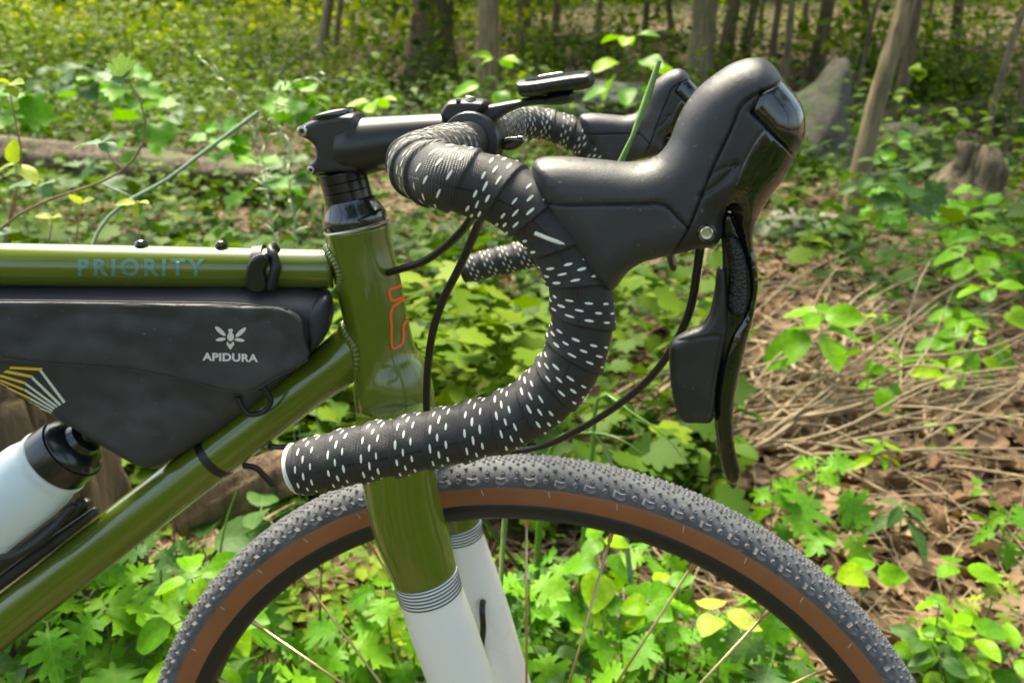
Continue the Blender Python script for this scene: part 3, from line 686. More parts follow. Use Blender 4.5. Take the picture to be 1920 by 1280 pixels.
# tread knobs: the ones on the near shoulder, which show largest, are single parts
def knob_mesh(kind):
    bm = bmesh.new()
    if kind == 'round': b = [(math.cos(a), math.sin(a)) for a in np.linspace(0, 2 * np.pi, 8, endpoint=False)]; sx = sy = .0026; h = .0026; tp = .62
    elif kind == 'block': b = [(-1, -.5), (-.3, -1), (.5, -.8), (1, -.2), (.7, .8), (-.2, .6), (-.9, .9)]; sx, sy, h, tp = .0048, .0034, .0034, .7
    else: b = [(0, -1), (.8, -.3), (.8, .3), (0, 1), (-.8, .3), (-.8, -.3)]; sx, sy, h, tp = .0022, .0022, .0014, .7
    lo = [bm.verts.new((x * sx, y * sy, -.001)) for x, y in b]; hi = [bm.verts.new((x * sx * tp, y * sy * tp, h)) for x, y in b]
    n = len(b)
    for i in range(n): bm.faces.new((lo[i], lo[(i + 1) % n], hi[(i + 1) % n], hi[i]))
    ce = bm.verts.new((0, 0, h * .8))
    for i in range(n): bm.faces.new((hi[i], hi[(i + 1) % n], ce))
    me = bpy.data.meshes.new('tread_knob'); bm.to_mesh(me); bm.free(); me.materials.append(knobm); return me
TPY = np.array([p[0] for p in treadp]); TPR = np.array([p[1] for p in treadp])
TL = np.concatenate([[0], np.cumsum(np.hypot(np.diff(TPY), np.diff(TPR)))]); 
def tread_frame(a, u):                       # u = 0 near edge .. 1 far edge
    s = u * TL[-1]; y, r = np.interp(s, TL, TPY), np.interp(s, TL, TPR); y2, r2 = np.interp(s + .0005, TL, TPY), np.interp(s + .0005, TL, TPR)
    if u > .97: y2, r2 = 2 * y - np.interp(s - .0005, TL, TPY), 2 * r - np.interp(s - .0005, TL, TPR)
    rd = (WE1 * math.sin(a) + WE2 * math.cos(a)); tg = (WE1 * math.cos(a) - WE2 * math.sin(a)); cr = (rd * (r2 - r) + WN * (y2 - y)).normalized(); nn = tg.cross(cr).normalized()
    if nn.dot(rd) < -.1 or (abs(nn.dot(rd)) < .25 and nn.dot(WN) * y < 0): nn = -nn
    M_ = Matrix((tg, cr, nn)).transposed().to_4x4(); M_.translation = WCc + rd * r + WN * y; return M_
kr, kb, kd = knob_mesh('round'), knob_mesh('block'), knob_mesh('diamond')
NG = 96; rest = []; dA = 2 * math.pi / NG; cnt = 0
for g in range(NG):
    a0 = g * dA; aa = (a0 + math.pi) % (2 * math.pi) - math.pi
    items = [(kb, .0, .105, 1.25), (kr, .5, .12, 1.05), (kr, .03, .205, .85), (kr, .5, .215, .85), (kr, .25, .285, .72), (kr, .75, .285, .72), (kr, .0, .345, .6), (kr, .5, .345, .6)]
    items += [(kd, q / 6, .395 + .035 * (q % 2), .9) for q in range(6)]
    items += [(kd, q / 6 + .04, .465 + .035 * (q % 2), .9) for q in range(6)]
    mir = [(m, f, 1 - u, s) for m, f, u, s in items]
    for (m, f, u, s) in items + mir:
        M_ = tread_frame(a0 + f * dA, u) @ Matrix.Rotation(rng.uniform(-.15, .15), 4, 'Z') @ Matrix.Diagonal((s * rng.uniform(.92, 1.08),) * 3 + (1,))
        if u < .25 and m is not kd and -1.15 < aa < 1.25 and cnt < 290:
            o = bpy.data.objects.new('tread_knob', m); COL.objects.link(o); o.parent = wheel; o.matrix_parent_inverse = Matrix.Translation(-WCc); o.matrix_basis = M_; cnt += 1
        elif abs(aa) < 1.7: rest.append((m, M_))
KV = []; KF3 = []; KF4 = []; b = 0
cache = {m: (np.array([v.co[:] for v in m.vertices]), [tuple(p.vertices) for p in m.polygons]) for m in (kr, kb, kd)}
for m, M_ in rest:
    v, fs = cache[m]; A4 = np.array(M_); KV.append(v @ A4[:3, :3].T + A4[:3, 3])
    for f in fs: (KF4 if len(f) == 4 else KF3).append([i + b for i in f])
    b += len(v)
me = mesh_np('tread_pattern', np.vstack(KV), [np.array(KF4), np.array(KF3)], smooth=False); tag(put('tread_pattern', me, knobm, wheel), kind='stuff')
# pale marks round the sidewall
k = 0
for a in np.arange(-1.2, 1.35, .155):
    p = [wpt(a, RT - .0015, -.01875), wpt(a + .0035, RT - .006, -.0191)]
    put('sidewall_mark', tube_me('sidewall_mark', p, [.00035, .00035], n=3, seg=6, smooth_it=False), labelm, wheel)
# spokes and nipples
def spoke(a, side, lean):
    p0 = wpt(a, RI + .001, -.001 * side); p1 = wpt(a + lean, .022, -.030 * side)
    sp = put('spoke', tube_me('spoke', [p0, p1], [.00115, .00115], n=3, seg=8, smooth_it=False), spokem, wheel)
    d = (p1 - p0).normalized(); put('spoke_nipple', lathe_me('spoke_nipple', p0, d, [(0, .0022), (.004, .0020), (.012, .0018), (.013, .0010)], seg=12), spokem, wheel)
SPK = 28
for k in range(SPK):
    spoke(-.018 + 2 * math.pi * k / SPK, 1 if k % 2 else -1, (.55 if (k // 2) % 2 else -.55) * .35)
put('hub', lathe_me('hub', WCc - WN * .05, WN, [(0, .01), (.005, .012), (.018, .012), (.019, .026), (.022, .026), (.024, .014), (.05, .012), (.076, .014), (.078, .026), (.081, .026), (.082, .012), (.1, .01)], seg=40), blackp, wheel)

# ---- bottle cage (part of the bicycle)
cg = bpy.data.objects.new('bottle_cage', None); cg.location = unf(80, 1010, -.002); link(cg, bike)
for off, dx in ((-.012, 0), (.010, 14)):
    put('cage_rail', tube_me('cage_rail', [unf(152 + dx, 938, off), unf(140 + dx, 958, off), unf(100 + dx, 985, off), unf(40, 1032, off), unf(-40, 1090, off), unf(-160, 1180, off)], [.0035, .004, .0042, .0042, .004, .004], n=30, seg=14), blackp, cg)
put('cage_plate', tube_me('cage_plate', [unf(182, 955, -.004), unf(110, 1008, -.004), unf(40, 1060, -.004), unf(-60, 1136, -.004), unf(-140, 1196, -.004)], [.003, .0045, .005, .005, .004], n=30, seg=14), satin, cg)
put('cage_arm', tube_me('cage_arm', [unf(140, 945, -.018), unf(90, 1000, -.024), unf(30, 1040, -.027), unf(-40, 1050, -.026)], [.003, .0035, .0035, .003], n=30, seg=12), blackp, cg)

# ================================================================== COMPUTER, BAG, BOTTLE
# mount arm belongs to the bicycle
arm = [(838, 214), (850, 205), (900, 199), (950, 190), (1000, 182), (1050, 178), (1075, 176), (1076, 188), (1062, 195), (1035, 198), (1000, 198), (965, 206), (930, 226), (906, 246), (896, 240), (880, 224), (862, 218)]
mt = put('computer_mount', inflate_me('computer_mount', XZ(arm, -.008), .0075, .003, to0, step=.0014), satin, bike)
put('mount_puck', inflate_me('mount_puck', XZ([(1020, 182), (1074, 172), (1075, 188), (1066, 194), (1024, 196)], -.008), .014, .004, to0, step=.0014), blackp, mt)
comp = tag(empty('bike_computer', un(1040, 170, 0)), 'small black bike computer on an out-front mount ahead of the stem', 'bike computer')
cb = [(963, 155), (968, 151), (1000, 147), (1100, 133), (1111, 135), (1114, 145), (1112, 158), (1104, 165), (1040, 176), (985, 184), (972, 182), (965, 170)]
sm_ = [(XZ([(1002, 150), (1005, 182)], -.022), .0006, .0006), (XZ([(1070, 141), (1073, 172)], -.022), .0006, .0006)]
put('body', inflate_me('body', XZ(cb, -.018), .024, .0045, to0, step=.0013, seams=sm_), blackp, comp)
up = (un(1040, 140, 0) - un(1042, 170, 0)).normalized()
pz = lambda x, y, Y: un(x, y, Y)
bm = bmesh.new(); q = [pz(985, 151, -.016), pz(1094, 136.5, -.016), pz(1094, 136.5, -.016) + Vector((0, .030, 0)), pz(985, 151, -.016) + Vector((0, .030, 0))]
q2 = [p + Vector((-.02, 0, 1)).normalized() * .0016 for p in q]
vs = [bm.verts.new(p) for p in q] + [bm.verts.new(p) for p in q2]
for f in ((0, 1, 5, 4), (1, 2, 6, 5), (2, 3, 7, 6), (3, 0, 4, 7), (4, 5, 6, 7), (3, 2, 1, 0)): bm.faces.new([vs[i] for i in f])
me = bpy.data.meshes.new('screen'); bm.to_mesh(me); bm.free(); put('screen', me, M('screen_glass', (.25, .26, .26), rough=.12, coat=1), comp)
put('button', inflate_me('button', XZ([(1006, 143), (1050, 134), (1056, 134), (1056, 139), (1012, 147)], -.004), .007, .001, to0, step=.001), steel, comp)

# frame bag
def tof(x, z, h): return Vector((FX, 0, 0)) + FXD * x + FN * h + Vector((0, 0, z))
def XF(pts, off=0.0):
    out = []
    for (a, b) in pts: p = unf(a, b, off) - Vector((FX, 0, 0)); out.append((p.dot(FXD), p.z))
    return out
bag = tag(empty('frame_bag', unf(280, 700, 0)), 'dark grey waterproof frame bag with white bee emblem hanging under the top tube', 'bag')
bo = [(-420, 548), (-200, 546), (0, 545), (200, 544), (400, 543), (520, 546), (585, 549), (612, 556), (621, 580), (619, 612), (604, 645), (584, 668), (560, 694), (520, 732), (444, 791), (385, 832), (330, 864), (300, 880), (278, 885), (255, 880), (200, 850), (94, 786), (0, 728), (-120, 650), (-300, 570)]
CRS = [(XF([(60, 610), (180, 585), (330, 600)], -.03), .006, .0012), (XF([(165, 745), (240, 772), (330, 745)], -.03), .007, .0016), (XF([(350, 760), (400, 790), (350, 840)], -.03), .006, .0014), (XF([(240, 800), (300, 820), (290, 860)], -.03), .005, .0012), (XF([(480, 720), (430, 765), (420, 800)], -.03), .004, .0011), (XF([(505, 590), (470, 605), (440, 590)], -.03), .004, .0009)]
def fold(x, z): return .0022 * noise.noise(Vector((x * 22, z * 30, 1))) + .0009 * noise.noise(Vector((x * 70, z * 60, 4)))
bgb = inflate_me('bag_body', XF(bo, -.015), .0245, .014, tof, seams=CRS[1:5], step=.0032, bump=fold, power=.6)
bbody = put('bag_body', bgb, bagm, bag)
fl = [(-400, 560), (-200, 562), (0, 564), (150, 565), (300, 568), (430, 570), (517, 574), (545, 582), (566, 598), (572, 630), (578, 672), (556, 688), (520, 705), (492, 722), (472, 731), (450, 732), (425, 729), (380, 718), (337, 708), (290, 698), (225, 688), (150, 682), (60, 675), (0, 669), (-200, 640), (-380, 600)]
def tofl(x, z, h): return tof(x, z, h - .0292 + fold(x, z) * -1)
fbm = inflate_me('roll_flap', XF(fl, -.029), .0036, .0018, tofl, seams=[CRS[0], CRS[5], (XF([(40, 640), (140, 625), (250, 650)], -.03), .007, .0012), (XF([(500, 600), (545, 640), (540, 670)], -.03), .004, .0010)], step=.0028, power=.5)
flp = put('roll_flap', fbm, bagm, bag)
so = [(566, 596), (600, 560), (616, 556), (618, 590), (606, 640), (580, 664), (574, 650)]
put('end_panel', inflate_me('end_panel', XF(so, -.024), .010, .008, lambda x, z, h: tof(x, z, h - .016), step=.003), bagm2, bag)
put('top_seam', tube_me('top_seam', [unf(-300, 562, -.0305), unf(0, 563, -.0308), unf(250, 566, -.0310), unf(450, 570, -.0310), unf(540, 580, -.030)], .0006, n=50, seg=8), bagm, bag)
zz = lambda L: [(x / 2.666, 420 + y / 2.666) for x, y in L]
def ell(cx, cy, a, b, th, n=20): return [(cx + a * math.cos(t) * math.cos(th) - b * math.sin(t) * math.sin(th), cy + a * math.cos(t) * math.sin(th) + b * math.sin(t) * math.cos(th)) for t in np.linspace(0, 2 * np.pi, n, endpoint=False)]
# emblem: simple winged insect, and lettering
emb = [ell(1102, 534, 34, 11, R_(42)), ell(1204, 540, 34, 11, R_(-42)), ell(1104, 575, 25, 8.5, R_(-8)), ell(1198, 578, 25, 8.5, R_(8)), ell(1153, 531, 12, 10, 0), ell(1153, 562, 17, 22, 0),
       [(1136, 585), (1150, 600), (1168, 585), (1172, 600), (1152, 628), (1133, 600)]]
put('emblem', decal_me('emblem', [zz(e) for e in emb], fbm, .0004, 4), silverp, flp)
text_decal('lettering', 'APIDURA', 380, 660, 104, 15.5, fbm, silverp, flp, bold=.035, spacing=1.05, slope=.03, off=.0005)
ys = []; cs = []
Yl = [((215, 718), (55, 710), (45, 722)), ((165, 755), (35, 728), (15, 740)), ((130, 788), (5, 750), (0, 762)), ((125, 822), (0, 772), (0, 782)), ((155, 865), (0, 793), (0, 800)), ((185, 905), (0, 815), (0, 820))]
for i, ((x1, y1), (x0, y0), (x2, y2)) in enumerate(Yl): ys.append(zz([(x0, y0), (x1, y1), (x1 - 8, y1 + max(14 - i * 2, 5)), (x2, y2)]))
Wl = [((205, 720), (328, 885), (318, 896), (197, 732)), ((163, 757), (308, 898), (298, 908), (157, 770)), ((130, 790), (290, 908), (283, 917), (124, 800)), ((128, 822), (277, 918), (270, 925), (122, 832)), ((155, 866), (267, 928), (262, 935), (150, 874)), ((185, 906), (262, 938), (256, 942), (180, 912))]
for q in Wl: cs.append(zz(list(q)))
put('yellow_stripes', decal_me('yellow_stripes', ys, bgb, .0004, 5), yellowp, bbody)
put('cream_stripes', decal_me('cream_stripes', cs, bgb, .0004, 5), creamp, bbody)
put('flap_piping', tube_me('flap_piping', [tof(p[0], p[1], -.0312 - fold(p[0], p[1])) for p in XF(fl[10:25], -.029)], .0008, n=120, seg=8), bagm, flp)
# straps
def strap_me(name, pts, w, t, un_=unf, offs=None):
    P = [Vector(p) for p in pts]; Q, L = smooth_path(np.array([list(p) for p in P]), 40); T, N, B = frames(Q); V = []
    for i in range(len(Q)):
        n_ = FN - Vector(T[i]) * FN.dot(Vector(T[i])); n_.normalize(); s_ = Vector(T[i]).cross(n_)
        for (a, b) in ((-w, -t), (w, -t), (w, t), (-w, t)): V.append(Vector(Q[i]) + s_ * a + n_ * b)
    F = [grid_faces(len(Q), 4)]; me = mesh_np(name, np.array(V), F, smooth=False)
    bm = bmesh.new(); bm.from_mesh(me); bmesh.ops.holes_fill(bm, edges=bm.edges, sides=4); bm.to_mesh(me); bm.free(); return me
# strap round the top tube
tc = unf(490, 503); tax = (unf(600, 504) - unf(300, 500)).normalized()
def ring_strap(name, c, ax, r, w, t, squash=1.0, mat=blackp, parent=bag):
    ax = Vector(ax).normalized(); pr = [(-w, r), (-w, r + t), (w, r + t), (w, r)]; return put(name, lathe_me(name, c, ax, pr, seg=56, caps=False), mat, parent)
ring_strap('top_strap', tc, tax + Vector((0, .0, .10)), .0150, .0036, .0016)
put('strap_buckle', inflate_me('strap_buckle', XF([(466, 492), (476, 480), (500, 474), (506, 486), (498, 506), (500, 540), (490, 548), (470, 545), (461, 530)], -.016), .0030, .0022, lambda x, z, h: tof(x, z, h - .0168), step=.0012), capm, bag)
put('strap_loop', strap_me('strap_loop', [unf(505, 545, -.017), unf(516, 500, -.0168), unf(510, 470, -.012), unf(520, 461, -.004)], .0035, .0007), blackp, bag)
dax = (unf(300, 934) - unf(560, 734)).normalized()
ring_strap('lower_strap', unf(405, 853), dax, .0172, .0035, .0009)
put('strap_tail', strap_me('strap_tail', [unf(455, 872, -.004), unf(480, 877, -.006), unf(496, 892, -.006), unf(513, 910, -.006)], .0022, .0007), blackp, bag)
put('cord_loop', tube_me('cord_loop', [unf(445, 744, -.026), unf(452, 760, -.026), unf(466, 776, -.0255), unf(497, 770, -.025), unf(508, 750, -.0255), unf(498, 733, -.027), unf(488, 722, -.028)], .0020, n=50, seg=8), blackp, bag)

# bottle in the cage
ba = (unf(-40, 980, -.004) - unf(108, 862, -.004)).normalized(); bc = unf(108, 862, -.004)
bt = tag(empty('water_bottle', bc + ba * .16), 'frosted white water bottle with black cap lying in the cage below the frame bag', 'bottle')
def lb(name, prof, mat, seg=56): return put(name, lathe_me(name, bc, ba, prof, seg=seg), mat, bt)
lb('bottle_body', [(.0005, .0235), (.001, .0268), (.0030, .0274), (.006, .0271), (.0085, .0262), (.0115, .0270), (.020, .0292), (.030, .0300), (.10, .0300), (.12, .0285), (.125, .024)], bottlem, 64)
lb('bottle_cap', [(-.030, .010), (-.029, .0125), (-.024, .0135), (-.0225, .0185), (-.019, .0222), (-.0170, .0236), (-.0160, .0238), (-.0155, .0254), (-.001, .0264), (.0004, .0262), (.0008, .0240)], capm, 64)
lb('spout', [(-.046, .004), (-.045, .006), (-.040, .0065), (-.036, .0055), (-.030, .0060), (-.029, .0065)], blackp, 32)
# ================================================================== GROUND
def n2(x, y, s, k=0): return noise.noise(Vector((x * s, y * s, k)))
def ground_z(x, y):
    d = math.hypot(x, y + .5)
    z = -.02 + .035 * n2(x, y, .9) * min(1, d / 2) + .012 * n2(x, y, 4, 3)
    if y > 5: z += .055 * (y - 5) + .0016 * (y - 5) ** 2 * (1 if y < 40 else (35 / (y - 5)) ** 1.0)
    z += .10 * math.exp(-((x - 1.15) ** 2 / .5 + (y - 1.9) ** 2 / .5))        # heap under the dead stems
    z += .25 * n2(x, y, .12, 7) * min(1, max(0, (d - 3) / 6))
    return z
def on_ground(px, py, tmin=.4):
    d = ray(px, py); t = tmin
    while t < 90:
        p = CC + d * t
        if p.z <= ground_z(p.x, p.y): return p
        t *= 1.006
    return CC + d * 60
def soil_mat():
    m = bpy.data.materials.new('forest_floor'); m.use_nodes = True; t = m.node_tree; b = t.nodes['Principled BSDF']; L = t.links
    tc = t.nodes.new('ShaderNodeTexCoord')
    v = t.nodes.new('ShaderNodeTexVoronoi'); v.inputs['Scale'].default_value = 16; v.inputs['Randomness'].default_value = 1; L.new(tc.outputs['Object'], v.inputs[0])
    r = t.nodes.new('ShaderNodeValToRGB'); e = r.color_ramp.elements; e[0].color = (.045, .026, .013, 1); e[1].color = (.20, .125, .07, 1); x = e.new(.5); x.color = (.11, .065, .035, 1)
    sp = t.nodes.new('ShaderNodeSeparateColor'); L.new(v.outputs['Color'], sp.inputs[0]); L.new(sp.outputs[0], r.inputs[0])
    n = t.nodes.new('ShaderNodeTexNoise'); n.inputs['Scale'].default_value = .9; n.inputs['Detail'].default_value = 6; L.new(tc.outputs['Object'], n.inputs[0])
    mx = t.nodes.new('ShaderNodeMix'); mx.data_type = 'RGBA'; mx.inputs[7].default_value = (.05, .075, .015, 1)
    rr = t.nodes.new('ShaderNodeMapRange'); rr.inputs[1].default_value = .5; rr.inputs[2].default_value = .62; rr.inputs[4].default_value = .75; L.new(n.outputs[0], rr.inputs[0]); L.new(rr.outputs[0], mx.inputs[0]); L.new(r.outputs[0], mx.inputs[6]); L.new(mx.outputs[2], b.inputs['Base Color'])
    b.inputs['Roughness'].default_value = .9
    bp = t.nodes.new('ShaderNodeBump'); bp.inputs['Strength'].default_value = .9; bp.inputs['Distance'].default_value = .03; L.new(v.outputs['Distance'], bp.inputs['Height']); L.new(bp.outputs[0], b.inputs['Normal'])
    return m
def graded(a, b, n, p=2.2): 
    t = np.linspace(-1, 1, n); return np.sign(t) * np.abs(t) ** p * b + a
xs = graded(0, 130, 240, 2.6); ys = np.concatenate([-graded(0, 130, 80, 2.6)[::-1][:0], -(np.linspace(1, 0, 60)[:-1] ** 2.4) * 60, (np.linspace(0, 1, 220) ** 2.3) * 150])
GX, GY = np.meshgrid(xs, ys); GZ = np.array([ground_z(x, y) for x, y in zip(GX.ravel(), GY.ravel())])
GF = grid_faces(len(ys), len(xs), False)
gm = mesh_np('ground', np.stack([GX.ravel(), GY.ravel(), GZ], 1), GF)
tag(put('ground', gm, soil_mat()), 'brown forest floor rising gently behind the bicycle', kind='structure')

# ================================================================== LEAVES
def leaf_mat(name, stops, trans=.38, rough=.55, obj=False, spec=.2, vein=True):
    m = bpy.data.materials.new(name); m.use_nodes = True; t = m.node_tree; b = t.nodes['Principled BSDF']; L = t.links
    if obj: a = t.nodes.new('ShaderNodeObjectInfo'); out = a.outputs['Random']
    else: a = t.nodes.new('ShaderNodeAttribute'); a.attribute_name = 'rnd'; out = a.outputs['Fac']
    r = t.nodes.new('ShaderNodeValToRGB'); e = r.color_ramp.elements
    while len(e) > 1: e.remove(e[-1])
    e[0].position = 0; e[0].color = (*stops[0], 1)
    for i, c in enumerate(stops[1:]): x = e.new((i + 1) / (len(stops) - 1)); x.color = (*c, 1)
    L.new(out, r.inputs[0]); col = r.outputs[0]
    if vein:
        uv = t.nodes.new('ShaderNodeUVMap'); uv.uv_map = 'UVMap'; w = t.nodes.new('ShaderNodeTexNoise'); w.inputs['Scale'].default_value = 7; w.inputs['Detail'].default_value = 5; L.new(uv.outputs[0], w.inputs[0])
        sx = t.nodes.new('ShaderNodeSeparateXYZ'); L.new(uv.outputs[0], sx.inputs[0])
        ab = t.nodes.new('ShaderNodeMath'); ab.operation = 'ABSOLUTE'; L.new(sx.outputs[0], ab.inputs[0])
        # midrib and herringbone side veins from the leaf's own coordinates
        m1 = t.nodes.new('ShaderNodeMath'); m1.operation = 'MULTIPLY_ADD'; m1.inputs[1].default_value = -1.1; L.new(ab.outputs[0], m1.inputs[0]); L.new(sx.outputs[1], m1.inputs[2])
        m2 = t.nodes.new('ShaderNodeMath'); m2.operation = 'MULTIPLY'; m2.inputs[1].default_value = 42; L.new(m1.outputs[0], m2.inputs[0])
        m3 = t.nodes.new('ShaderNodeMath'); m3.operation = 'SINE'; L.new(m2.outputs[0], m3.inputs[0])
        m4 = t.nodes.new('ShaderNodeMath'); m4.operation = 'GREATER_THAN'; m4.inputs[1].default_value = .93; L.new(m3.outputs[0], m4.inputs[0])
        m5 = t.nodes.new('ShaderNodeMath'); m5.operation = 'LESS_THAN'; m5.inputs[1].default_value = .013; L.new(ab.outputs[0], m5.inputs[0])
        m6 = t.nodes.new('ShaderNodeMath'); m6.operation = 'MAXIMUM'; L.new(m4.outputs[0], m6.inputs[0]); L.new(m5.outputs[0], m6.inputs[1])
        m7 = t.nodes.new('ShaderNodeMath'); m7.operation = 'MULTIPLY'; m7.inputs[1].default_value = .28; L.new(m6.outputs[0], m7.inputs[0])
        mr = t.nodes.new('ShaderNodeMapRange'); mr.inputs[1].default_value = .3; mr.inputs[2].default_value = .7; mr.inputs[3].default_value = .72; mr.inputs[4].default_value = 1.2; L.new(w.outputs[0], mr.inputs[0])
        mm = t.nodes.new('ShaderNodeVectorMath'); mm.operation = 'SCALE'; L.new(col, mm.inputs[0]); L.new(mr.outputs[0], mm.inputs['Scale'])
        mx = t.nodes.new('ShaderNodeMix'); mx.data_type = 'RGBA'; mx.inputs[7].default_value = (.22, .32, .08, 1); L.new(m7.outputs[0], mx.inputs[0]); L.new(mm.outputs[0], mx.inputs[6]); col = mx.outputs[2]
    L.new(col, b.inputs['Base Color']); b.inputs['Roughness'].default_value = rough; b.inputs['Specular IOR Level'].default_value = spec
    tr = t.nodes.new('ShaderNodeBsdfTranslucent'); g = t.nodes.new('ShaderNodeMix'); g.data_type = 'RGBA'; g.blend_type = 'MULTIPLY'; g.inputs[0].default_value = 1; g.inputs[7].default_value = (1.0, 1.0, .25, 1)
    L.new(col, g.inputs[6]); L.new(g.outputs[2], tr.inputs[0])
    ms = t.nodes.new('ShaderNodeMixShader'); ms.inputs[0].default_value = trans; L.new(b.outputs[0], ms.inputs[1]); L.new(tr.outputs[0], ms.inputs[2])
    L.new(ms.outputs[0], t.nodes['Material Output'].inputs[0]); return m
G1 = [(.035, .085, .018), (.06, .13, .02), (.09, .18, .025), (.14, .24, .03)]
cover_m = leaf_mat('ground_cover_leaf', [(.026, .066, .010), (.045, .100, .010), (.072, .145, .010), (.12, .205, .012), (.19, .27, .018)], vein=False, trans=.35, spec=.12)
farleaf_m = leaf_mat('far_leaf', [(.024, .060, .008), (.05, .105, .009), (.095, .165, .010), (.19, .26, .014), (.38, .43, .05)], vein=False, trans=.45, spec=.12)
canopy_m = leaf_mat('canopy_leaf', [(.04, .09, .015), (.08, .15, .02), (.13, .20, .02)], vein=False, trans=.45)
litter_m = leaf_mat('dead_leaf', [(.07, .038, .02), (.13, .075, .04), (.21, .13, .07), (.30, .20, .115), (.38, .27, .17)], vein=False, trans=.08, rough=.7, spec=.2)
young_m = leaf_mat('young_leaf', [(.09, .27, .005), (.13, .34, .005), (.19, .42, .006), (.30, .48, .008)], obj=True, rough=.42, trans=.38)
mug_m = leaf_mat('cut_leaf', [(.07, .24, .008), (.11, .31, .010), (.16, .37, .012)], obj=True, rough=.5, trans=.35)
dull_m = leaf_mat('dull_leaf', [(.045, .125, .025), (.075, .165, .035)], obj=True, rough=.5)
blue_m = leaf_mat('bluish_leaf', [(.14, .26, .15), (.18, .30, .17)], obj=True, rough=.55)
yel_m = leaf_mat('yellow_leaf', [(.30, .40, .05), (.42, .48, .08)], obj=True, rough=.5)
stem_m = M('green_stem', (.12, .18, .04), rough=.5)
stemb_m = M('brown_stem', (.22, .13, .07), rough=.6)
dry_m = M('dry_stem', (.38, .285, .165), rough=.75, nscale=30, namt=.45, bump=.4, bscale=200)
stalk_m = M('grass_stalk', (.20, .34, .09), rough=.45, nscale=60, namt=.35)
blade_m = M('grass_blade', (.10, .24, .03), rough=.4, nscale=20, namt=.25)
pale_m = M('pale_grass', (.24, .33, .22), rough=.5, nscale=20, namt=.2)
bladed_m = M('dark_blade', (.035, .10, .02), rough=.4, nscale=20, namt=.25)

# outlines: y along the leaf, base at the origin, length 1
def half(L): return L + [(-x, y) for x, y in L[::-1][1 if L[-1][0] == 0 else 0:] if (x, y) != L[0] or L[0][0] != 0]
ov = half([(0, 0), (.10, .03), (.24, .15), (.32, .35), (.33, .52), (.27, .72), (.15, .88), (.05, .97), (0, 1)])
el = half([(0, 0), (.04, .03), (.13, .2), (.18, .42), (.17, .6), (.11, .8), (.04, .94), (0, 1)])
rd = half([(0, .03), (.10, 0), (.27, .07), (.39, .24), (.41, .42), (.34, .62), (.22, .80), (.09, .93), (0, 1.0)])
mug = half([(0, 0), (.03, .05), (.04, .16), (.16, .10), (.24, .16), (.15, .22), (.30, .22), (.36, .30), (.20, .33), (.12, .36), (.24, .38), (.45, .42), (.52, .52), (.38, .52), (.44, .60), (.26, .56), (.15, .55), (.26, .66), (.40, .78), (.28, .76), (.27, .84), (.14, .72), (.12, .84), (.07, .88), (0, 1)])
maple = half([(0, .05), (.10, 0), (.26, -.05), (.40, .05), (.52, .22), (.42, .30), (.55, .42), (.62, .60), (.46, .60), (.34, .56), (.40, .72), (.30, .80), (.18, .74), (.10, .90), (0, 1.0)])
def leaf_mesh(name, out, fold=.25, droop=.35, curl=.0, sub=True, edge=0):
    O = [Vector(p) for p in out]; n = len(O); mid = [Vector((0, t)) for t in np.linspace(.12, .9, 6)]
    gr = [Vector((x, y)) for x in (-.24, -.12, .12, .24) for y in np.linspace(.15, .85, 5)] if sub else []
    AV = O + mid + gr; E = [(i, (i + 1) % n) for i in range(n)] + [(n + i, n + i + 1) for i in range(5)]
    vs, es, fs, *_ = geometry.delaunay_2d_cdt(AV, E, [list(range(n))], 1, 1e-5)
    V = []; UV = []
    for v in vs:
        x, y = v.x, v.y; z = abs(x) * fold - droop * y * y * .5 + curl * math.sin(y * 6 + x * 4) * .05
        V.append((x, y, z)); UV.append((x, y))
    return mesh_np(name, np.array(V), np.array([f for f in fs if len(f) == 3]), uv=UV)
def leaf_arr(out, fold=.2, droop=.3):
    """cheap version for mass planting: fan over midrib points"""
    m = leaf_mesh('tmp', out, fold, droop, sub=False); V = np.array([v.co[:] for v in m.vertices]); F = np.array([p.vertices[:] for p in m.polygons]); bpy.data.meshes.remove(m); return V, F
def scatter_me(name, tmpl, pos, az, pitch, roll, size, rnd, mat):
    """many leaves in one mesh; pos (n,3); orientation by azimuth, pitch, roll"""
    V, F = tmpl; n = len(pos); ca, sa, cp, sp, cr, sr_ = np.cos(az), np.sin(az), np.cos(pitch), np.sin(pitch), np.cos(roll), np.sin(roll)
    Y = np.stack([-sa * cp, ca * cp, sp], 1); X0 = np.stack([ca, sa, 0 * ca], 1); Z0 = np.cross(X0, Y)
    X = X0 * cr[:, None] + Z0 * sr_[:, None]; Z = np.cross(X, Y)
    P = pos[:, None] + size[:, None, None] * (V[None, :, 0, None] * X[:, None] + V[None, :, 1, None] * Y[:, None] + V[None, :, 2, None] * Z[:, None])
    Fa = (F[None] + (np.arange(n) * len(V))[:, None, None]).reshape(-1, F.shape[1])
    return mesh_np(name, P.reshape(-1, 3), Fa, smooth=False, attr=np.repeat(rnd, len(V)))
gz = np.vectorize(ground_z)
def fan(n, y0, y1, xr=1.0, p=1.0):                 # points spread over the ground in view, thinning with distance
    y = y0 * (y1 / y0) ** (rng.random(n) ** p); t = rng.uniform(-.80, .80, n) * xr; x = (y + .55) * t - .127 * y * 1.0
    return x, y
small = [(-.28, 0), (0, -.0), (.28, 0)]
T_simple = (np.array([(0, 0, 0), (.30, .35, .06), (.22, .75, .03), (0, 1, -.12), (-.22, .75, .03), (-.30, .35, .06), (0, .5, .0)]), np.array([(0, 1, 6), (1, 2, 6), (2, 3, 6), (3, 4, 6), (4, 5, 6), (5, 0, 6)]))
T_quad = (np.array([(0, 0, 0), (.36, .5, .05), (0, 1, -.1), (-.36, .5, .05)]), np.array([(0, 1, 3), (1, 2, 3)]))
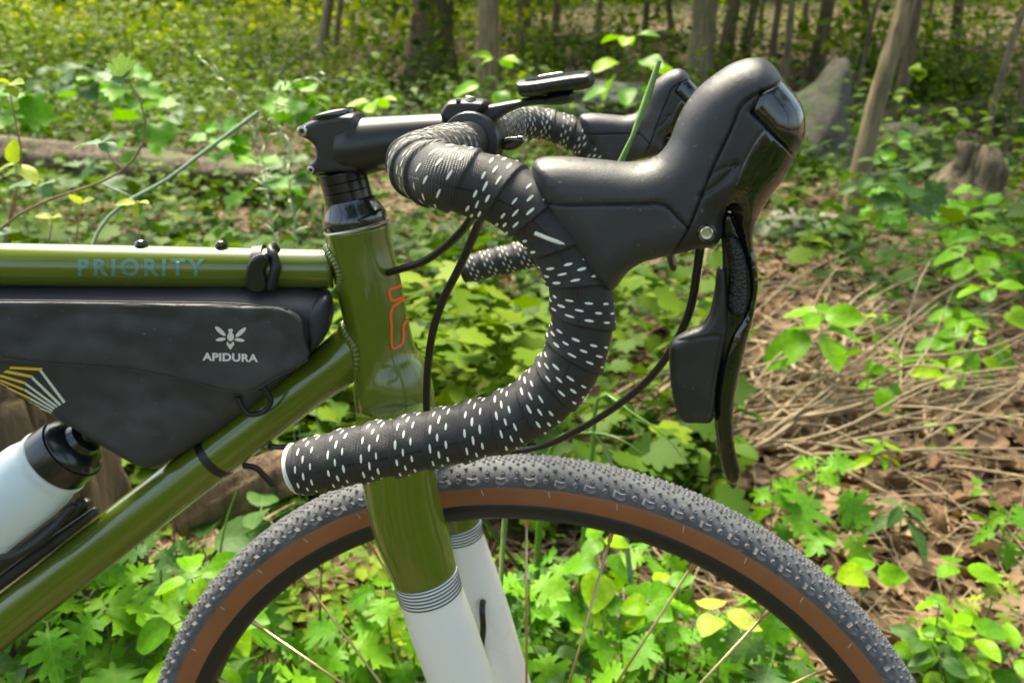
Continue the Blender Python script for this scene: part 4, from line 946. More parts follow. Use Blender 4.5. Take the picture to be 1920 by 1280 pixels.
T_maple = leaf_arr(maple, .12, .3)
T_dead = (np.array([(0, 0, 0), (.28, .22, .16), (.40, .5, .1), (.2, .8, .2), (0, 1, .1), (-.25, .78, .05), (-.42, .45, .22), (-.2, .15, .05), (0, .5, -.04)]), np.array([(i, (i + 1) % 8, 8) for i in range(8)]))

# dead leaves on the floor
x, y = fan(26000, .25, 12, 1.1); z = gz(x, y) + rng.uniform(0, .03, len(x)); s = rng.uniform(.035, .085, len(x))
tag(put('dead_leaves', scatter_me('dead_leaves', T_dead, np.stack([x, y, z], 1), rng.uniform(0, 6.28, len(x)), rng.normal(0, .35, len(x)), rng.normal(0, .45, len(x)), s, rng.random(len(x)), litter_m), litter_m),
    'carpet of dry brown leaves over the forest floor', kind='stuff')
x, y = fan(16000, 10, 45, 1.2); z = gz(x, y) + rng.uniform(0, .05, len(x)); s = rng.uniform(.10, .22, len(x))
tag(put('dead_leaves', scatter_me('dead_leaves', T_quad, np.stack([x, y, z], 1), rng.uniform(0, 6.28, len(x)), rng.normal(0, .35, len(x)), rng.normal(0, .45, len(x)), s, rng.random(len(x)), litter_m), litter_m),
    'dry brown leaves on the slope between the far trees', kind='stuff')

# low green cover: dense on the left and behind the bars, patchy on the right
def dens(x, y):
    r = x / (y + .55) + .127
    base = .52 + .42 * n2(x, y, .9, 11) + .40 * n2(x, y, 2.6, 5)
    if r < .05: base += .26
    if r > .30 and y < 3.2: base -= .62
    if -.05 < r < .30 and y < 1.5: base -= .2
    if r > .2 and y > 5: base -= .12
    if y > 4.5: base += (-.42 + 1.25 * n2(x, y, .42, 2) + (.22 if r < -.15 else 0) + (.22 if r > .15 else 0)) * min(1, (y - 4.5) / 1.5)
    if y > 14: base += .38
    return base
def cover(n, y0, y1, tm, s0, s1, h0, h1, mat, name, label, p=1.0, lift=0.0):
    x, y = fan(n, y0, y1, 1.15, p); d = np.array([dens(a, b) for a, b in zip(x, y)]); k = rng.random(n) < d; x, y = x[k], y[k]; n = len(x)
    cl = np.array([n2(a, b, 1.6, 21) for a, b in zip(x, y)])
    h = rng.uniform(h0, h1, n) * (1 + cl); z = gz(x, y) + np.maximum(h, .01) + lift
    c2_ = np.array([n2(a, b, .45, 51) for a, b in zip(x, y)]); rn = np.clip(rng.normal(.40, .20, n) + cl * .45 + c2_ * .55, 0, 1)
    tag(put(name, scatter_me(name, tm, np.stack([x, y, z], 1), rng.uniform(0, 6.28, n), rng.normal(-.1, .32, n), rng.normal(0, .35, n), rng.uniform(s0, s1, n), rn, mat), mat), label, kind='stuff')
cover(26000, 1.1, 9, T_simple, .030, .07, .02, .30, cover_m, 'ground_cover', 'low green leafy ground cover between the tree trunks')
cover(9000, 1.0, 6, T_maple, .05, .11, .05, .34, cover_m, 'lobed_ground_cover', 'lobed green leaves of the low growth behind the handlebar')
cover(34000, 6.0, 17, T_simple, .07, .15, .03, .7, cover_m, 'undergrowth', 'green undergrowth beyond the fallen trunk')
cover(46000, 14, 42, T_quad, .10, .22, .03, .9, farleaf_m, 'far_undergrowth', 'yellow green undergrowth on the slope between far trees', p=.9)

cover(9000, .22, 1.15, T_simple, .018, .045, .01, .12, cover_m, 'low_weeds', 'small low weeds on the ground behind the wheel')
# unseen green growth added around the camera so paint and levers mirror dark green
n = 9000; x = rng.uniform(-4.5, 4.5, n); y = rng.uniform(-6, -.1, n); k = np.hypot(x, y + .546) > .5; x, y = x[k], y[k]; n = len(x)
z = gz(x, y) + rng.uniform(.03, .4, n); tag(put('mirrored_growth', scatter_me('mirrored_growth', T_simple, np.stack([x, y, z], 1), rng.uniform(0, 6.28, n), rng.normal(-.1, .35, n), rng.normal(0, .35, n), rng.uniform(.07, .15, n), np.clip(rng.normal(.3, .2, n), 0, 1), cover_m), cover_m), 'unseen low green growth added on the near side for green reflections', kind='stuff')
# far wood: leafy masses behind and between the trunks
def mass(n, y0, y1, z0, z1, s0, s1, name, label, thr=.0, mat=farleaf_m, xr=1.2, kk=31, sc=.35, keep=None):
    x, y = fan(n, y0, y1, xr, .7); g = gz(x, y); z = g + z0 + (z1 - z0) * rng.random(n) ** 1.2
    d = np.array([noise.noise(Vector((a * sc, b * sc * .5, c * sc * 1.6 + kk))) for a, b, c in zip(x, y, z)]); k = d > thr
    if keep: k &= np.array([keep(a, b) for a, b in zip(x, y)], bool)
    x, y, z, d = x[k], y[k], z[k], d[k]; n = len(x)
    rn = np.clip(rng.normal(.55, .2, n) + d * .5, 0, 1)
    tag(put(name, scatter_me(name, T_quad, np.stack([x, y, z], 1), rng.uniform(0, 6.28, n), rng.normal(-.3, .5, n), rng.normal(0, .5, n), rng.uniform(s0, s1, n), rn, mat), mat), label, kind='stuff')
mass(85000, 14, 48, .8, 9, .14, .34, 'far_foliage', 'sunlit yellow green foliage of the far wood', thr=.05)
mass(26000, 7, 15, .2, 1.5, .06, .13, 'bank_foliage', 'leafy bank of low shrubs at the upper left', thr=.14, sc=.6, xr=1.2, kk=3, mat=cover_m, keep=lambda x, y: x / (y + .55) + .127 < -.16)
mass(26000, 48, 75, 0, 22, .8, 1.6, 'far_treeline', 'bright mass of the farthest trees behind the trunks', thr=-.5, sc=.1)

# ================================================================== TREES
def bark_mat(name, c1, c2, sc=1.0):
    m = bpy.data.materials.new(name); m.use_nodes = True; t = m.node_tree; b = t.nodes['Principled BSDF']; L = t.links
    tc = t.nodes.new('ShaderNodeTexCoord'); mp = t.nodes.new('ShaderNodeMapping'); mp.inputs['Scale'].default_value = (22 * sc, 22 * sc, 2.6 * sc); L.new(tc.outputs['Object'], mp.inputs[0])
    n = t.nodes.new('ShaderNodeTexNoise'); n.inputs['Scale'].default_value = 1; n.inputs['Detail'].default_value = 7; n.inputs['Roughness'].default_value = .65; L.new(mp.outputs[0], n.inputs[0])
    r = t.nodes.new('ShaderNodeValToRGB'); r.color_ramp.elements[0].position = .35; r.color_ramp.elements[1].position = .62; r.color_ramp.elements[0].color = (*c1, 1); r.color_ramp.elements[1].color = (*c2, 1)
    L.new(n.outputs[0], r.inputs[0]); n2_ = t.nodes.new('ShaderNodeTexNoise'); n2_.inputs['Scale'].default_value = 2.2; n2_.inputs['Detail'].default_value = 5; L.new(tc.outputs['Object'], n2_.inputs[0])
    mr = t.nodes.new('ShaderNodeMapRange'); mr.inputs[1].default_value = .52; mr.inputs[2].default_value = .68; mr.inputs[4].default_value = .55; L.new(n2_.outputs[0], mr.inputs[0])
    mx = t.nodes.new('ShaderNodeMix'); mx.data_type = 'RGBA'; mx.inputs[7].default_value = (.09, .11, .03, 1); L.new(mr.outputs[0], mx.inputs[0]); L.new(r.outputs[0], mx.inputs[6]); L.new(mx.outputs[2], b.inputs['Base Color'])
    b.inputs['Roughness'].default_value = .85; bp = t.nodes.new('ShaderNodeBump'); bp.inputs['Strength'].default_value = 1; bp.inputs['Distance'].default_value = .03; L.new(n.outputs[0], bp.inputs['Height']); L.new(bp.outputs[0], b.inputs['Normal']); return m
bark_d = bark_mat('dark_bark', (.06, .040, .020), (.19, .135, .07))
bark_g = bark_mat('grey_bark', (.10, .075, .038), (.29, .225, .12))
bark_y = bark_mat('yellowish_bark', (.10, .08, .035), (.25, .20, .10))
# one leafy crown shared by the tall trees
def crown_mesh(n, R, H, size, seed, mat):
    r2 = np.random.default_rng(seed); cl = r2.normal(0, 1, (38, 3)); cl /= np.linalg.norm(cl, axis=1)[:, None]; cl *= r2.random((38, 1)) ** .4 * np.array([R, R, H])
    k = r2.integers(0, 38, n); P = cl[k] + r2.normal(0, 1, (n, 3)) * np.array([R, R, H]) * .17; P[:, 2] += H
    sh = np.clip(.45 + r2.normal(0, .2, n) + (k % 7) * .05 - .15, 0, 1)
    return scatter_me('crown', T_simple, P, r2.uniform(0, 6.28, n), r2.normal(-.2, .5, n), r2.normal(0, .5, n), r2.uniform(size * .7, size * 1.3, n), sh, mat)
CR1 = crown_mesh(3200, 2.6, 2.4, .22, 3, canopy_m); CR2 = crown_mesh(2600, 2.2, 3.0, .22, 5, canopy_m)
for c_ in (CR1, CR2): c_.materials.append(canopy_m)
def limb_arr(): pass
def tree(base, topdir, r, H, mat, label, crown=0, crown_z=.72, bend=.02, group='trees standing in the forest', fork=False):
    root = tag(empty('tree', base), label, 'tree', group)
    n = 9; pts = []; rad = []
    for i in range(n + 1):
        t = i / n; w = (n2(base.x + t * 3, base.y, 1.3, i * .37)) * bend * H * (t > 0)
        pts.append(base + topdir * (H * t) + Vector((w, w * .6, 0)) - Vector((0, 0, .12 if i == 0 else 0))); rad.append(r * (1.0 - .62 * t) * (1.28 if i == 0 else 1))
    ph = rng.uniform(0, 6)
    me = tube_me('trunk', pts, rad, n=60, seg=20, caps=True, relief=lambda s, a: r * (.07 * np.sin(a * 3 + ph + s * 5) + .045 * np.sin(a * 7 + s * 31 + ph) + .03 * np.sin(a * 13 - s * 60)))
    put('trunk', me, mat, root)
    bm_ = []
    for k in range(4):
        t = .5 + .1 * k; p = base + topdir * (H * t); a = rng.uniform(0, 6.28); L = H * .22
        q = p + Vector((math.cos(a) * L * .6, math.sin(a) * L * .6, L * .5)); q2_ = p + Vector((math.cos(a) * L, math.sin(a) * L, L * .9))
        put('limb', tube_me('limb', [p, q, q2_], [r * .42, r * .25, r * .08], n=12, seg=8), mat, root)
    c = bpy.data.objects.new('crown', (CR1, CR2)[crown]); link(c, root); c.location = base + topdir * (H * crown_z); c.rotation_euler.z = rng.uniform(0, 6.28); c.scale = (1, 1, 1)
    return root
def tree_px(bx, by, tx, ty, w, label, mat, H=9, crown=0, **k):
    b = on_ground(bx, by); D = (b - CC).dot(CF); r = w / FPX * D / 2
    # the trunk leans in the plane through its foot that faces the camera
    d = ray(tx, ty); t = (b.y - CC.y) / d.y; top = CC + d * t; dr = (top - b).normalized()
    if dr.z < .5: dr = Vector((0, 0, 1))
    return tree(b, dr, r, H, mat, label, crown, **k)
TR = [
 (805, 150, 812, 0, 84, 'thick dark straight trunk left of the bike computer', bark_d, 11, 0),
 (908, 205, 912, 0, 40, 'brown trunk with leaves before it just left of the bike computer', bark_g, 10, 1),
 (977, 98, 979, 0, 27, 'slimmer trunk rising above the left end of the bike computer', bark_g, 10, 0),
 (1300, 190, 1312, 0, 46, 'yellowish trunk between the two brake hoods', bark_y, 10, 1),
 (1352, 150, 1374, 0, 27, 'dark trunk right of the yellowish trunk above the near hood', bark_d, 9, 0),
 (1382, 150, 1410, 0, 17, 'thin dark leaning trunk directly above the near hood', bark_d, 9, 1),
 (1446, 160, 1458, 0, 14, 'slender trunk behind the tip of the near hood', bark_d, 8, 0),
 (1466, 175, 1482, 0, 14, 'slender grey trunk just right of the near hood tip', bark_g, 8, 1),
 (1526, 150, 1556, 0, 26, 'dark leaning trunk rising behind the pointed boulder', bark_d, 9, 0),
 (1597, 205, 1652, 0, 9, 'very thin sapling trunk between the pointed boulder and the leaning pale trunk', bark_d, 6, 1),
 (1590, 450, 1692, 0, 35, 'pale brown leaning trunk in front of the boulders on the right', bark_g, 7, 0),
 (1672, 235, 1714, 0, 22, 'dark trunk directly behind the leaning pale trunk', bark_d, 8, 1),
 (1846, 262, 1908, 60, 13, 'thin trunk leaning right above the broken stump', bark_g, 6, 0),
 (1890, 285, 1920, 150, 11, 'thin trunk at the right edge beside the broken stump', bark_d, 6, 1),
 (597, 150, 622, 0, 19, 'brownish leaning trunk above the stem cap', bark_g, 8, 0),
 (626, 135, 636, 0, 12, 'thin grey trunk right of the leaning trunk above the stem', bark_g, 8, 1),
 (720, 55, 722, 0, 11, 'thin distant trunk left of the thick dark trunk', bark_d, 8, 0),
 (862, 42, 864, 0, 13, 'thin distant trunk right of the thick dark trunk', bark_d, 8, 1),
 (1209, 112, 1212, 0, 13, 'thin dark trunk above the far brake hood', bark_d, 8, 0),
 (570, 95, 562, 0, 13, 'slim dark trunk at the right edge of the leafy bank', bark_d, 8, 1),
 (1040, 70, 1045, 0, 16, 'distant brown trunk right of the bike computer', bark_d, 9, 0),
 (1120, 60, 1128, 0, 13, 'distant trunk above the gap between computer and far hood', bark_g, 9, 1),
 (1625, 95, 1622, 0, 16, 'distant trunk seen left of the leaning pale trunk', bark_d, 9, 0),
 (1790, 100, 1800, 0, 18, 'distant shaded trunk at the upper right', bark_d, 9, 1),
 (1020, 60, 1016, 0, 9, 'thin far trunk right above the bike computer screen', bark_d, 8, 0),
 (1262, 120, 1258, 0, 11, 'thin trunk just left of the yellowish trunk', bark_d, 9, 1),
 (1330, 120, 1338, 0, 12, 'thin trunk close against the right of the yellowish trunk', bark_g, 9, 0),
 (1425, 85, 1432, 0, 9, 'very thin trunk over the crown of the near hood', bark_g, 9, 1),
 (1506, 75, 1512, 0, 12, 'far trunk left of the dark leaning trunk', bark_g, 9, 0),
 (1740, 75, 1746, 0, 12, 'far trunk right of the leaning pale trunk top', bark_g, 9, 1),
 (660, 70, 668, 0, 9, 'thin far trunk between the stem trunks and the thick dark trunk', bark_g, 9, 1),
 (940, 90, 946, 0, 10, 'thin trunk in the gap between the two brown trunks', bark_g, 9, 1),
 (415, 40, 418, 0, 14, 'distant trunk at the top of the leafy bank on the left', bark_d, 9, 0),
 (505, 60, 498, 0, 10, 'thin distant trunk behind the bank left of the stem', bark_g, 9, 1),
]
for (a, b_, c, d_, w, lab, mt_, H, cr) in TR: tree_px(a, b_, c, d_, w, lab, mt_, H, cr, group=None)
# trees around and behind the camera, seen only in the gloss of the levers and as shade
for i, (x_, y_) in enumerate([(-3.4, -4.2), (1.4, -6.4), (5.2, -3.0), (-5.5, -.5), (5.9, 1.0), (-1.4, -8.2)]):
    b = Vector((x_, y_, ground_z(x_, y_))); tree(b, Vector((.03, .02, 1)).normalized(), .13, 9, (bark_d, bark_g)[i % 2], 'tree standing behind the photographer', i % 2, group='trees behind the photographer', crown_z=.62)

def bush_mesh(seed, n, size):
    r2 = np.random.default_rng(seed); k = r2.normal(0, 1, (n, 3)); k /= np.linalg.norm(k, axis=1)[:, None]; k[:, 2] = np.abs(k[:, 2]); lump = 1 + .35 * np.sin(k[:, 0] * 5 + seed) * np.cos(k[:, 1] * 4)
    P = k * (lump * r2.uniform(.55, 1.0, n))[:, None] * np.array([1, 1, .9]); az = np.arctan2(k[:, 1], k[:, 0]) - 1.57 + r2.normal(0, .5, n)
    me = scatter_me('foliage', T_simple, P, az, r2.normal(-.25, .3, n), r2.normal(0, .3, n), r2.uniform(size * .7, size * 1.3, n), np.clip(r2.normal(.30 + .1 * (seed % 3), .2, n) + .25 * (lump - 1), 0, 1), cover_m); me.materials.append(cover_m); return me
BU = [bush_mesh(1, 700, .16), bush_mesh(2, 500, .20), bush_mesh(3, 900, .13)]
for i, (bx_, by_, w_, lab) in enumerate([(40, 225, 230, 'leafy shrub above the fallen trunk at the far left edge'), (190, 200, 200, 'leafy shrub above the curl of the vine'), (330, 215, 170, 'leafy shrub above the top end of the pale slanting stem'), (110, 120, 190, 'shrub high on the bank at the upper left'), (300, 100, 200, 'wide shrub high on the bank left of the seed heads'), (450, 130, 150, 'shrub below the slim trunk left of the stem cap'), (520, 215, 110, 'low shrub just left of the stem cap'),
   (1010, 130, 110, 'low shrub behind the left end of the bike computer'), (1130, 110, 110, 'low shrub between computer and far hood'), (1480, 330, 150, 'leafy shrub at the foot of the pointed boulder'), (1770, 190, 170, 'leafy shrub above the broken stump'), (1880, 250, 130, 'leafy shrub at the right edge behind the broken stump'), (1690, 400, 110, 'low shrub right of the leaning trunk foot'), (1640, 130, 110, 'shrub behind the top of the pointed boulder'), (1400, 150, 110, 'shrub hidden behind the near hood'), (1850, 430, 150, 'low shrub below the broken stump')]):
    b = on_ground(bx_, by_); D = (b - CC).dot(CF); R = w_ / 2 / FPX * D; root = tag(empty('shrub', b), lab, 'shrub')
    put('stem', tube_me('stem', [b - Vector((0, 0, .05)), b + Vector((.02, 0, R * .4)), b + Vector((0, .03, R * .8))], [.014, .01, .004], n=10, seg=7), bark_d, root)
    f = bpy.data.objects.new('foliage', BU[i % 3]); link(f, root); f.location = b; f.rotation_euler.z = i * 1.3; f.scale = (R, R * .8, R * (.95, 1.15, .8)[i % 3])
# saplings: thin stems with sprays of leaves at eye height
def spray(n, R, seed, size):
    r2 = np.random.default_rng(seed); P = []; A = []
    for k in range(n):
        a = r2.uniform(0, 6.28); rr = R * r2.random() ** .6; lay = r2.integers(0, 4); P.append((math.cos(a) * rr, math.sin(a) * rr, (lay - 1.5) * R * .35 - rr * .15 + r2.normal(0, .03))); A.append(a - 1.57)
    n = len(P); return scatter_me('foliage', T_simple, np.array(P), np.array(A) + r2.normal(0, .5, n), r2.normal(-.2, .2, n), r2.normal(0, .25, n), r2.uniform(size * .7, size * 1.3, n), np.clip(r2.normal(.6, .22, n), 0, 1), farleaf_m)
SP = [spray(130, .55, 1, .11), spray(170, .7, 2, .12), spray(90, .4, 4, .10)]
for s_ in SP: s_.materials.append(farleaf_m)
def sapling(px, py, bx, by, k, label, group=None, sc=1.0):
    b = on_ground(bx, by); d = ray(px, py); t = (b.y - CC.y) / d.y; top = CC + d * t
    root = tag(empty('sapling', b), label, 'sapling', group); m_ = (b + top) / 2 + Vector((.05, 0, 0))
    put('stem', tube_me('stem', [b - Vector((0, 0, .05)), m_, top], [.013, .010, .005], n=14, seg=7), bark_d, root)
    f = bpy.data.objects.new('foliage', SP[k]); link(f, root); f.location = top; f.rotation_euler.z = rng.uniform(0, 6.28); f.scale = (sc,) * 3
SL = [(40, 20, 60, 190, 1, 1, 'leafy sapling in the very top left corner'), (130, 60, 140, 200, 0, .8, 'low leafy sapling above the curl of the vine'), (230, 15, 240, 190, 1, 1, 'dense sapling above the lobed vine leaf'), (330, 50, 330, 200, 2, 1, 'open sapling midway between the vine leaf and the stem cap'),
      (430, 95, 430, 220, 2, .7, 'small sapling above the seed heads'), (480, 20, 480, 180, 0, 1, 'tall sapling on the bank above the seed heads'), (90, 110, 100, 230, 2, .8, 'small sapling over the fallen trunk at the far left'), (560, 45, 560, 170, 2, .8, 'sapling before the slim trunk left of the stem cap'),
      (690, 20, 700, 110, 0, .9, 'sapling left of the thick dark trunk'), (890, 20, 880, 120, 2, .8, 'sapling leaning on the brown trunk above the computer'), (1070, 15, 1070, 115, 0, .9, 'yellow green sapling above the right end of the computer'), (1160, 30, 1165, 130, 2, .8, 'sapling between computer and far hood'),
      (1250, 20, 1250, 140, 2, .6, 'small sapling left of the yellowish trunk'), (1400, 30, 1400, 160, 0, .8, 'sapling directly above the near hood'), (1500, 50, 1510, 160, 2, .7, 'small sapling left of the dark leaning trunk'), (1600, 45, 1590, 150, 0, .8, 'sapling above the pointed boulder'), (1760, 60, 1750, 170, 1, 1, 'dense sapling right of the leaning pale trunk'),
      (1850, 30, 1840, 150, 1, 1, 'dense sapling in the upper right corner'), (1780, 130, 1770, 230, 0, .7, 'low sapling above the broken stump'), (1880, 180, 1880, 300, 2, .6, 'small sapling at the right edge behind the broken stump'), (1690, 15, 1700, 140, 0, .8, 'sapling behind the top of the leaning pale trunk')]
for px_, py_, bx_, by_, k, sc, lab in SL:
    sapling(px_, py_, bx_, by_, k, lab, None, sc)
# ================================================================== LOGS, STUMPS, ROCKS
def rock_mat(name, c1, c2, moss=.5):
    m = bpy.data.materials.new(name); m.use_nodes = True; t = m.node_tree; b = t.nodes['Principled BSDF']; L = t.links
    tc = t.nodes.new('ShaderNodeTexCoord'); n = t.nodes.new('ShaderNodeTexNoise'); n.inputs['Scale'].default_value = 6; n.inputs['Detail'].default_value = 9; n.inputs['Roughness'].default_value = .7; L.new(tc.outputs['Object'], n.inputs[0])
    r = t.nodes.new('ShaderNodeValToRGB'); r.color_ramp.elements[0].position = .35; r.color_ramp.elements[1].position = .65; r.color_ramp.elements[0].color = (*c1, 1); r.color_ramp.elements[1].color = (*c2, 1); L.new(n.outputs[0], r.inputs[0])
    g = t.nodes.new('ShaderNodeTexNoise'); g.inputs['Scale'].default_value = 2.3; g.inputs['Detail'].default_value = 6; L.new(tc.outputs['Object'], g.inputs[0]); mr = t.nodes.new('ShaderNodeMapRange'); mr.inputs[1].default_value = .48; mr.inputs[2].default_value = .6; mr.inputs[4].default_value = moss; L.new(g.outputs[0], mr.inputs[0])
    mx = t.nodes.new('ShaderNodeMix'); mx.data_type = 'RGBA'; mx.inputs[7].default_value = (.07, .11, .03, 1); L.new(mr.outputs[0], mx.inputs[0]); L.new(r.outputs[0], mx.inputs[6]); L.new(mx.outputs[2], b.inputs['Base Color']); b.inputs['Roughness'].default_value = .9
    bp = t.nodes.new('ShaderNodeBump'); bp.inputs['Strength'].default_value = .8; bp.inputs['Distance'].default_value = .04; L.new(n.outputs[0], bp.inputs['Height']); L.new(bp.outputs[0], b.inputs['Normal']); return m
rockm = rock_mat('grey_rock', (.045, .042, .028), (.125, .115, .08), .85); rockp = rock_mat('pale_rock', (.13, .13, .09), (.27, .27, .20), .7)
rot_m = bark_mat('rotten_wood', (.05, .026, .014), (.32, .20, .11), 1.1); rot2 = bark_mat('weathered_log', (.03, .02, .012), (.15, .105, .06), 1.2)
def rock(name, c, dims, rz, seed, mat, label, cat='boulder', tilt=0, sharpv=.35):
    bm = bmesh.new(); bmesh.ops.create_icosphere(bm, subdivisions=5, radius=1)
    for v in bm.verts:
        p = v.co.copy(); q = Vector([math.copysign(abs(a) ** .8, a) for a in p])
        d = 1 + sharpv * noise.noise(p * 1.3 + Vector((seed, 0, 0))) + .14 * noise.noise(p * 3.5 + Vector((0, seed, 0))) + .05 * noise.noise(p * 9) 
        d -= .10 * abs(noise.noise(p * 2.2 + Vector((seed, 5, 0)))); v.co = q * d
    Mx = Matrix.Rotation(rz, 4, 'Z') @ Matrix.Rotation(tilt, 4, 'Y') @ Matrix.Diagonal((*dims, 1)); bmesh.ops.transform(bm, matrix=Mx, verts=bm.verts)
    me = bpy.data.meshes.new(name); bm.to_mesh(me); bm.free(); me.polygons.foreach_set('use_smooth', [True] * len(me.polygons)); return tag(put(name, me, mat, None, c), label, cat)
def rock_px(px, py, by, wpx, hpx, **k):
    b = on_ground(px, by); D = (b - CC).dot(CF); w = wpx / FPX * D / 2; h = hpx / FPX * D / 2; c = b.copy(); c.y += w * .5; c.z = ground_z(c.x, c.y) + h * .7
    return rock('boulder', c, (w, w * .8, h), **k)
# pointed slab, built by stretching one side of the stone up
b0 = on_ground(1560, 330); D0 = (b0 - CC).dot(CF)
def slab(c, D, outline, thick, mat, label, seed):
    pts = [((x - 1560) / FPX * D, (330 - y) / FPX * D) for x, y in outline]
    me = inflate_me('boulder', pts, thick, thick * 1.1, lambda x, z, h: Vector((x, h + z * .35, z)) + Vector((noise.noise(Vector((x * 2, z * 2, h * 2 + seed))), noise.noise(Vector((x * 2.4, z * 2.4, h * 2 + 9))), noise.noise(Vector((x * 2, z * 2 + 5, h * 2)))) ) * .10, step=.05, osm=False, power=.5)
    return tag(put('boulder', me, mat, None, c), label, 'boulder')
slab(b0 + Vector((0, .4, -.1)), D0, [(1430, 240), (1480, 190), (1540, 145), (1575, 108), (1596, 104), (1604, 130), (1604, 200), (1622, 270), (1640, 350), (1560, 370), (1440, 360), (1400, 330)], .55, rockm, 'tall grey boulder with a pointed top right of the near hood', 3)
rock_px(1700, 270, 335, 130, 110, rz=.3, seed=4, mat=rockm, label='rounded grey boulder just right of the leaning pale trunk')
rock_px(1500, 425, 455, 150, 60, rz=.2, seed=8, mat=rockp, label='low pale green boulder left of the leaning trunk foot')
rock_px(1180, 170, 215, 240, 60, rz=.1, seed=12, mat=rockp, label='long flat pale rock behind the far brake hood')
rock_px(1660, 330, 375, 90, 60, rz=1.0, seed=17, mat=rockm, label='small mossy rock at the foot of the rounded boulder')
rock_px(1040, 190, 245, 120, 60, rz=.5, seed=15, mat=rockp, label='small pale rock below the bike computer')
# broken stump on the right
bs = on_ground(1800, 415); Ds = (bs - CC).dot(CF); st = tag(empty('broken_stump', bs), 'pale broken tree stump with a ragged sloping top on the right', 'stump')
pts = [bs + Vector((-.06, 0, -.1)), bs + Vector((.01, 0, 70 / FPX * Ds)), bs + Vector((.06, 0, 140 / FPX * Ds))]
put('wood', tube_me('wood', pts, [88 / FPX * Ds, 50 / FPX * Ds, 14 / FPX * Ds], n=50, seg=40, relief=lambda s, a: .03 * np.sin(a * 3 + s * 4) + .016 * np.sin(a * 8 + s * 9) + .012 * np.sin(a * 17 - s * 21) + .03 * np.sin(s * 13 + a) + .06 * s * np.sin(a * 2)), bark_mat('pale_stump_wood', (.05, .04, .022), (.20, .155, .085), .9), st)
# rotten stump behind the bag and bottle
sc_ = un(45, 900, .30); sb = Vector((sc_.x, .30, 0)); sb.z = ground_z(sb.x, sb.y); s2 = tag(empty('rotten_stump', sb), 'crumbling brown stump that the bicycle leans on behind the bag', 'stump')
def srel(s, a): return .008 * np.sin(a * 4 + 1) + .010 * np.sin(a * 9 + s * 3) + .006 * np.sin(a * 23 + s * 14) + .004 * np.sin(a * 41 - s * 40)
put('wood', tube_me('wood', [sb + Vector((0, 0, -.05)), sb + Vector((.01, 0, .20)), sb + Vector((0, 0, .50)), sb + Vector((-.01, 0, .74))], [.150, .118, .112, .10], n=90, seg=160, relief=srel), rot_m, s2)
for i in range(9):
    a = rng.uniform(3.4, 6.1); h = rng.uniform(.25, .6); c = sb + Vector((math.cos(a) * .11, math.sin(a) * .11, 0))
    put('bark_plate', tube_me('bark_plate', [c + Vector((0, 0, h - .14)), c + Vector((0, 0, h)), c * 1.0 + Vector((.01, 0, h + .13))], [.018, .03, .012], n=14, seg=7), bark_d, s2)
# logs
def log(name, p, q, r0, r1, mat, label, seg=26):
    root_c = (p + q) / 2; ph = rng.uniform(0, 6); mid = root_c + Vector((0, 0, .02))
    me = tube_me(name, [p - root_c, mid - root_c, q - root_c], [r0, (r0 + r1) / 2, r1], n=70, seg=seg, relief=lambda s, a: r0 * (.07 * np.sin(a * 3 + s * 5 + ph) + .05 * np.sin(a * 7 + s * 13) + .03 * np.sin(a * 15 + s * 29)))
    return tag(put(name, me, mat, None, root_c), label, 'log')
a_ = on_ground(-120, 345); b_ = on_ground(570, 385); Dl = (a_ - CC).dot(CF)
log('fallen_log', a_ + Vector((0, 0, .26)), b_ + Vector((0, 0, .14)), 42 / FPX * Dl, 30 / FPX * Dl, rot2, 'long weathered fallen trunk lying across the left behind the vine')
a_ = on_ground(540, 345); b_ = on_ground(700, 325); log('fallen_log', a_ + Vector((0, 0, .03)), b_ + Vector((0, 0, .03)), .06, .05, rot_m, 'short reddish brown log just left of the headset spacers')
a_ = Vector((-.30, .36, .05)); b_ = Vector((.12, .52, .12)); 
a_ = un(330, 960, .46); b_ = un(760, 850, .60); log('decayed_log', a_, b_, .042, .030, rot_m, 'pale decayed log showing between the down tube and the tyre', 40)
a_ = on_ground(1850, 200); b_ = on_ground(1640, 232); log('fallen_log', a_ + Vector((0, 0, .05)), b_ + Vector((0, 0, .05)), .09, .07, bark_d, 'dark fallen log behind the leaning pale trunk')
a_ = on_ground(640, 165); b_ = on_ground(480, 150); log('fallen_log', a_ + Vector((0, 0, .08)), b_ + Vector((0, 0, .08)), .10, .08, bark_d, 'dark fallen log below the thin trunks above the stem')
a_ = on_ground(1020, 88); b_ = on_ground(1270, 78); log('fallen_log', a_ + Vector((0, 0, .15)), b_ + Vector((0, 0, .15)), .20, .16, bark_d, 'distant dark log above the far hood')

# ================================================================== DEAD STEMS on the right
def stick_me(p, q, r, bend=.05):
    m1 = p.lerp(q, .35) + Vector((rng.normal(0, bend), rng.normal(0, bend), rng.normal(0, bend * .6))) * (q - p).length; m2 = p.lerp(q, .7) + Vector((rng.normal(0, bend), rng.normal(0, bend), rng.normal(0, bend * .6))) * (q - p).length
    return tube_me('dry_stem', [p, m1, m2, q], [r, r * .9, r * .7, r * .35], n=14, seg=6)
DS = ['longest thick dry stem, slanting from below the lever tip to the bushy plant', 'thick dry stem lying just under the longest one', 'dry stem rising steeply toward the broad-leaved plant', 'arched pale stem lying level right of the lever', 'dry stem lying behind the shift paddle', 'pale stem standing up in the middle of the heap',
 'thin stem standing up behind the heap toward the broken stump', 'dry stem between the cable and the shift paddle', 'low dry stem reaching to the three-leaved sprig', 'level dry stem crossing under the brake blade', 'short upright stem right of the brake blade', 'dry stem nearest the tyre, left of the lever tip', 'forked pale stem standing at the right edge', 'dry stem crossing the lever tip from lower left']
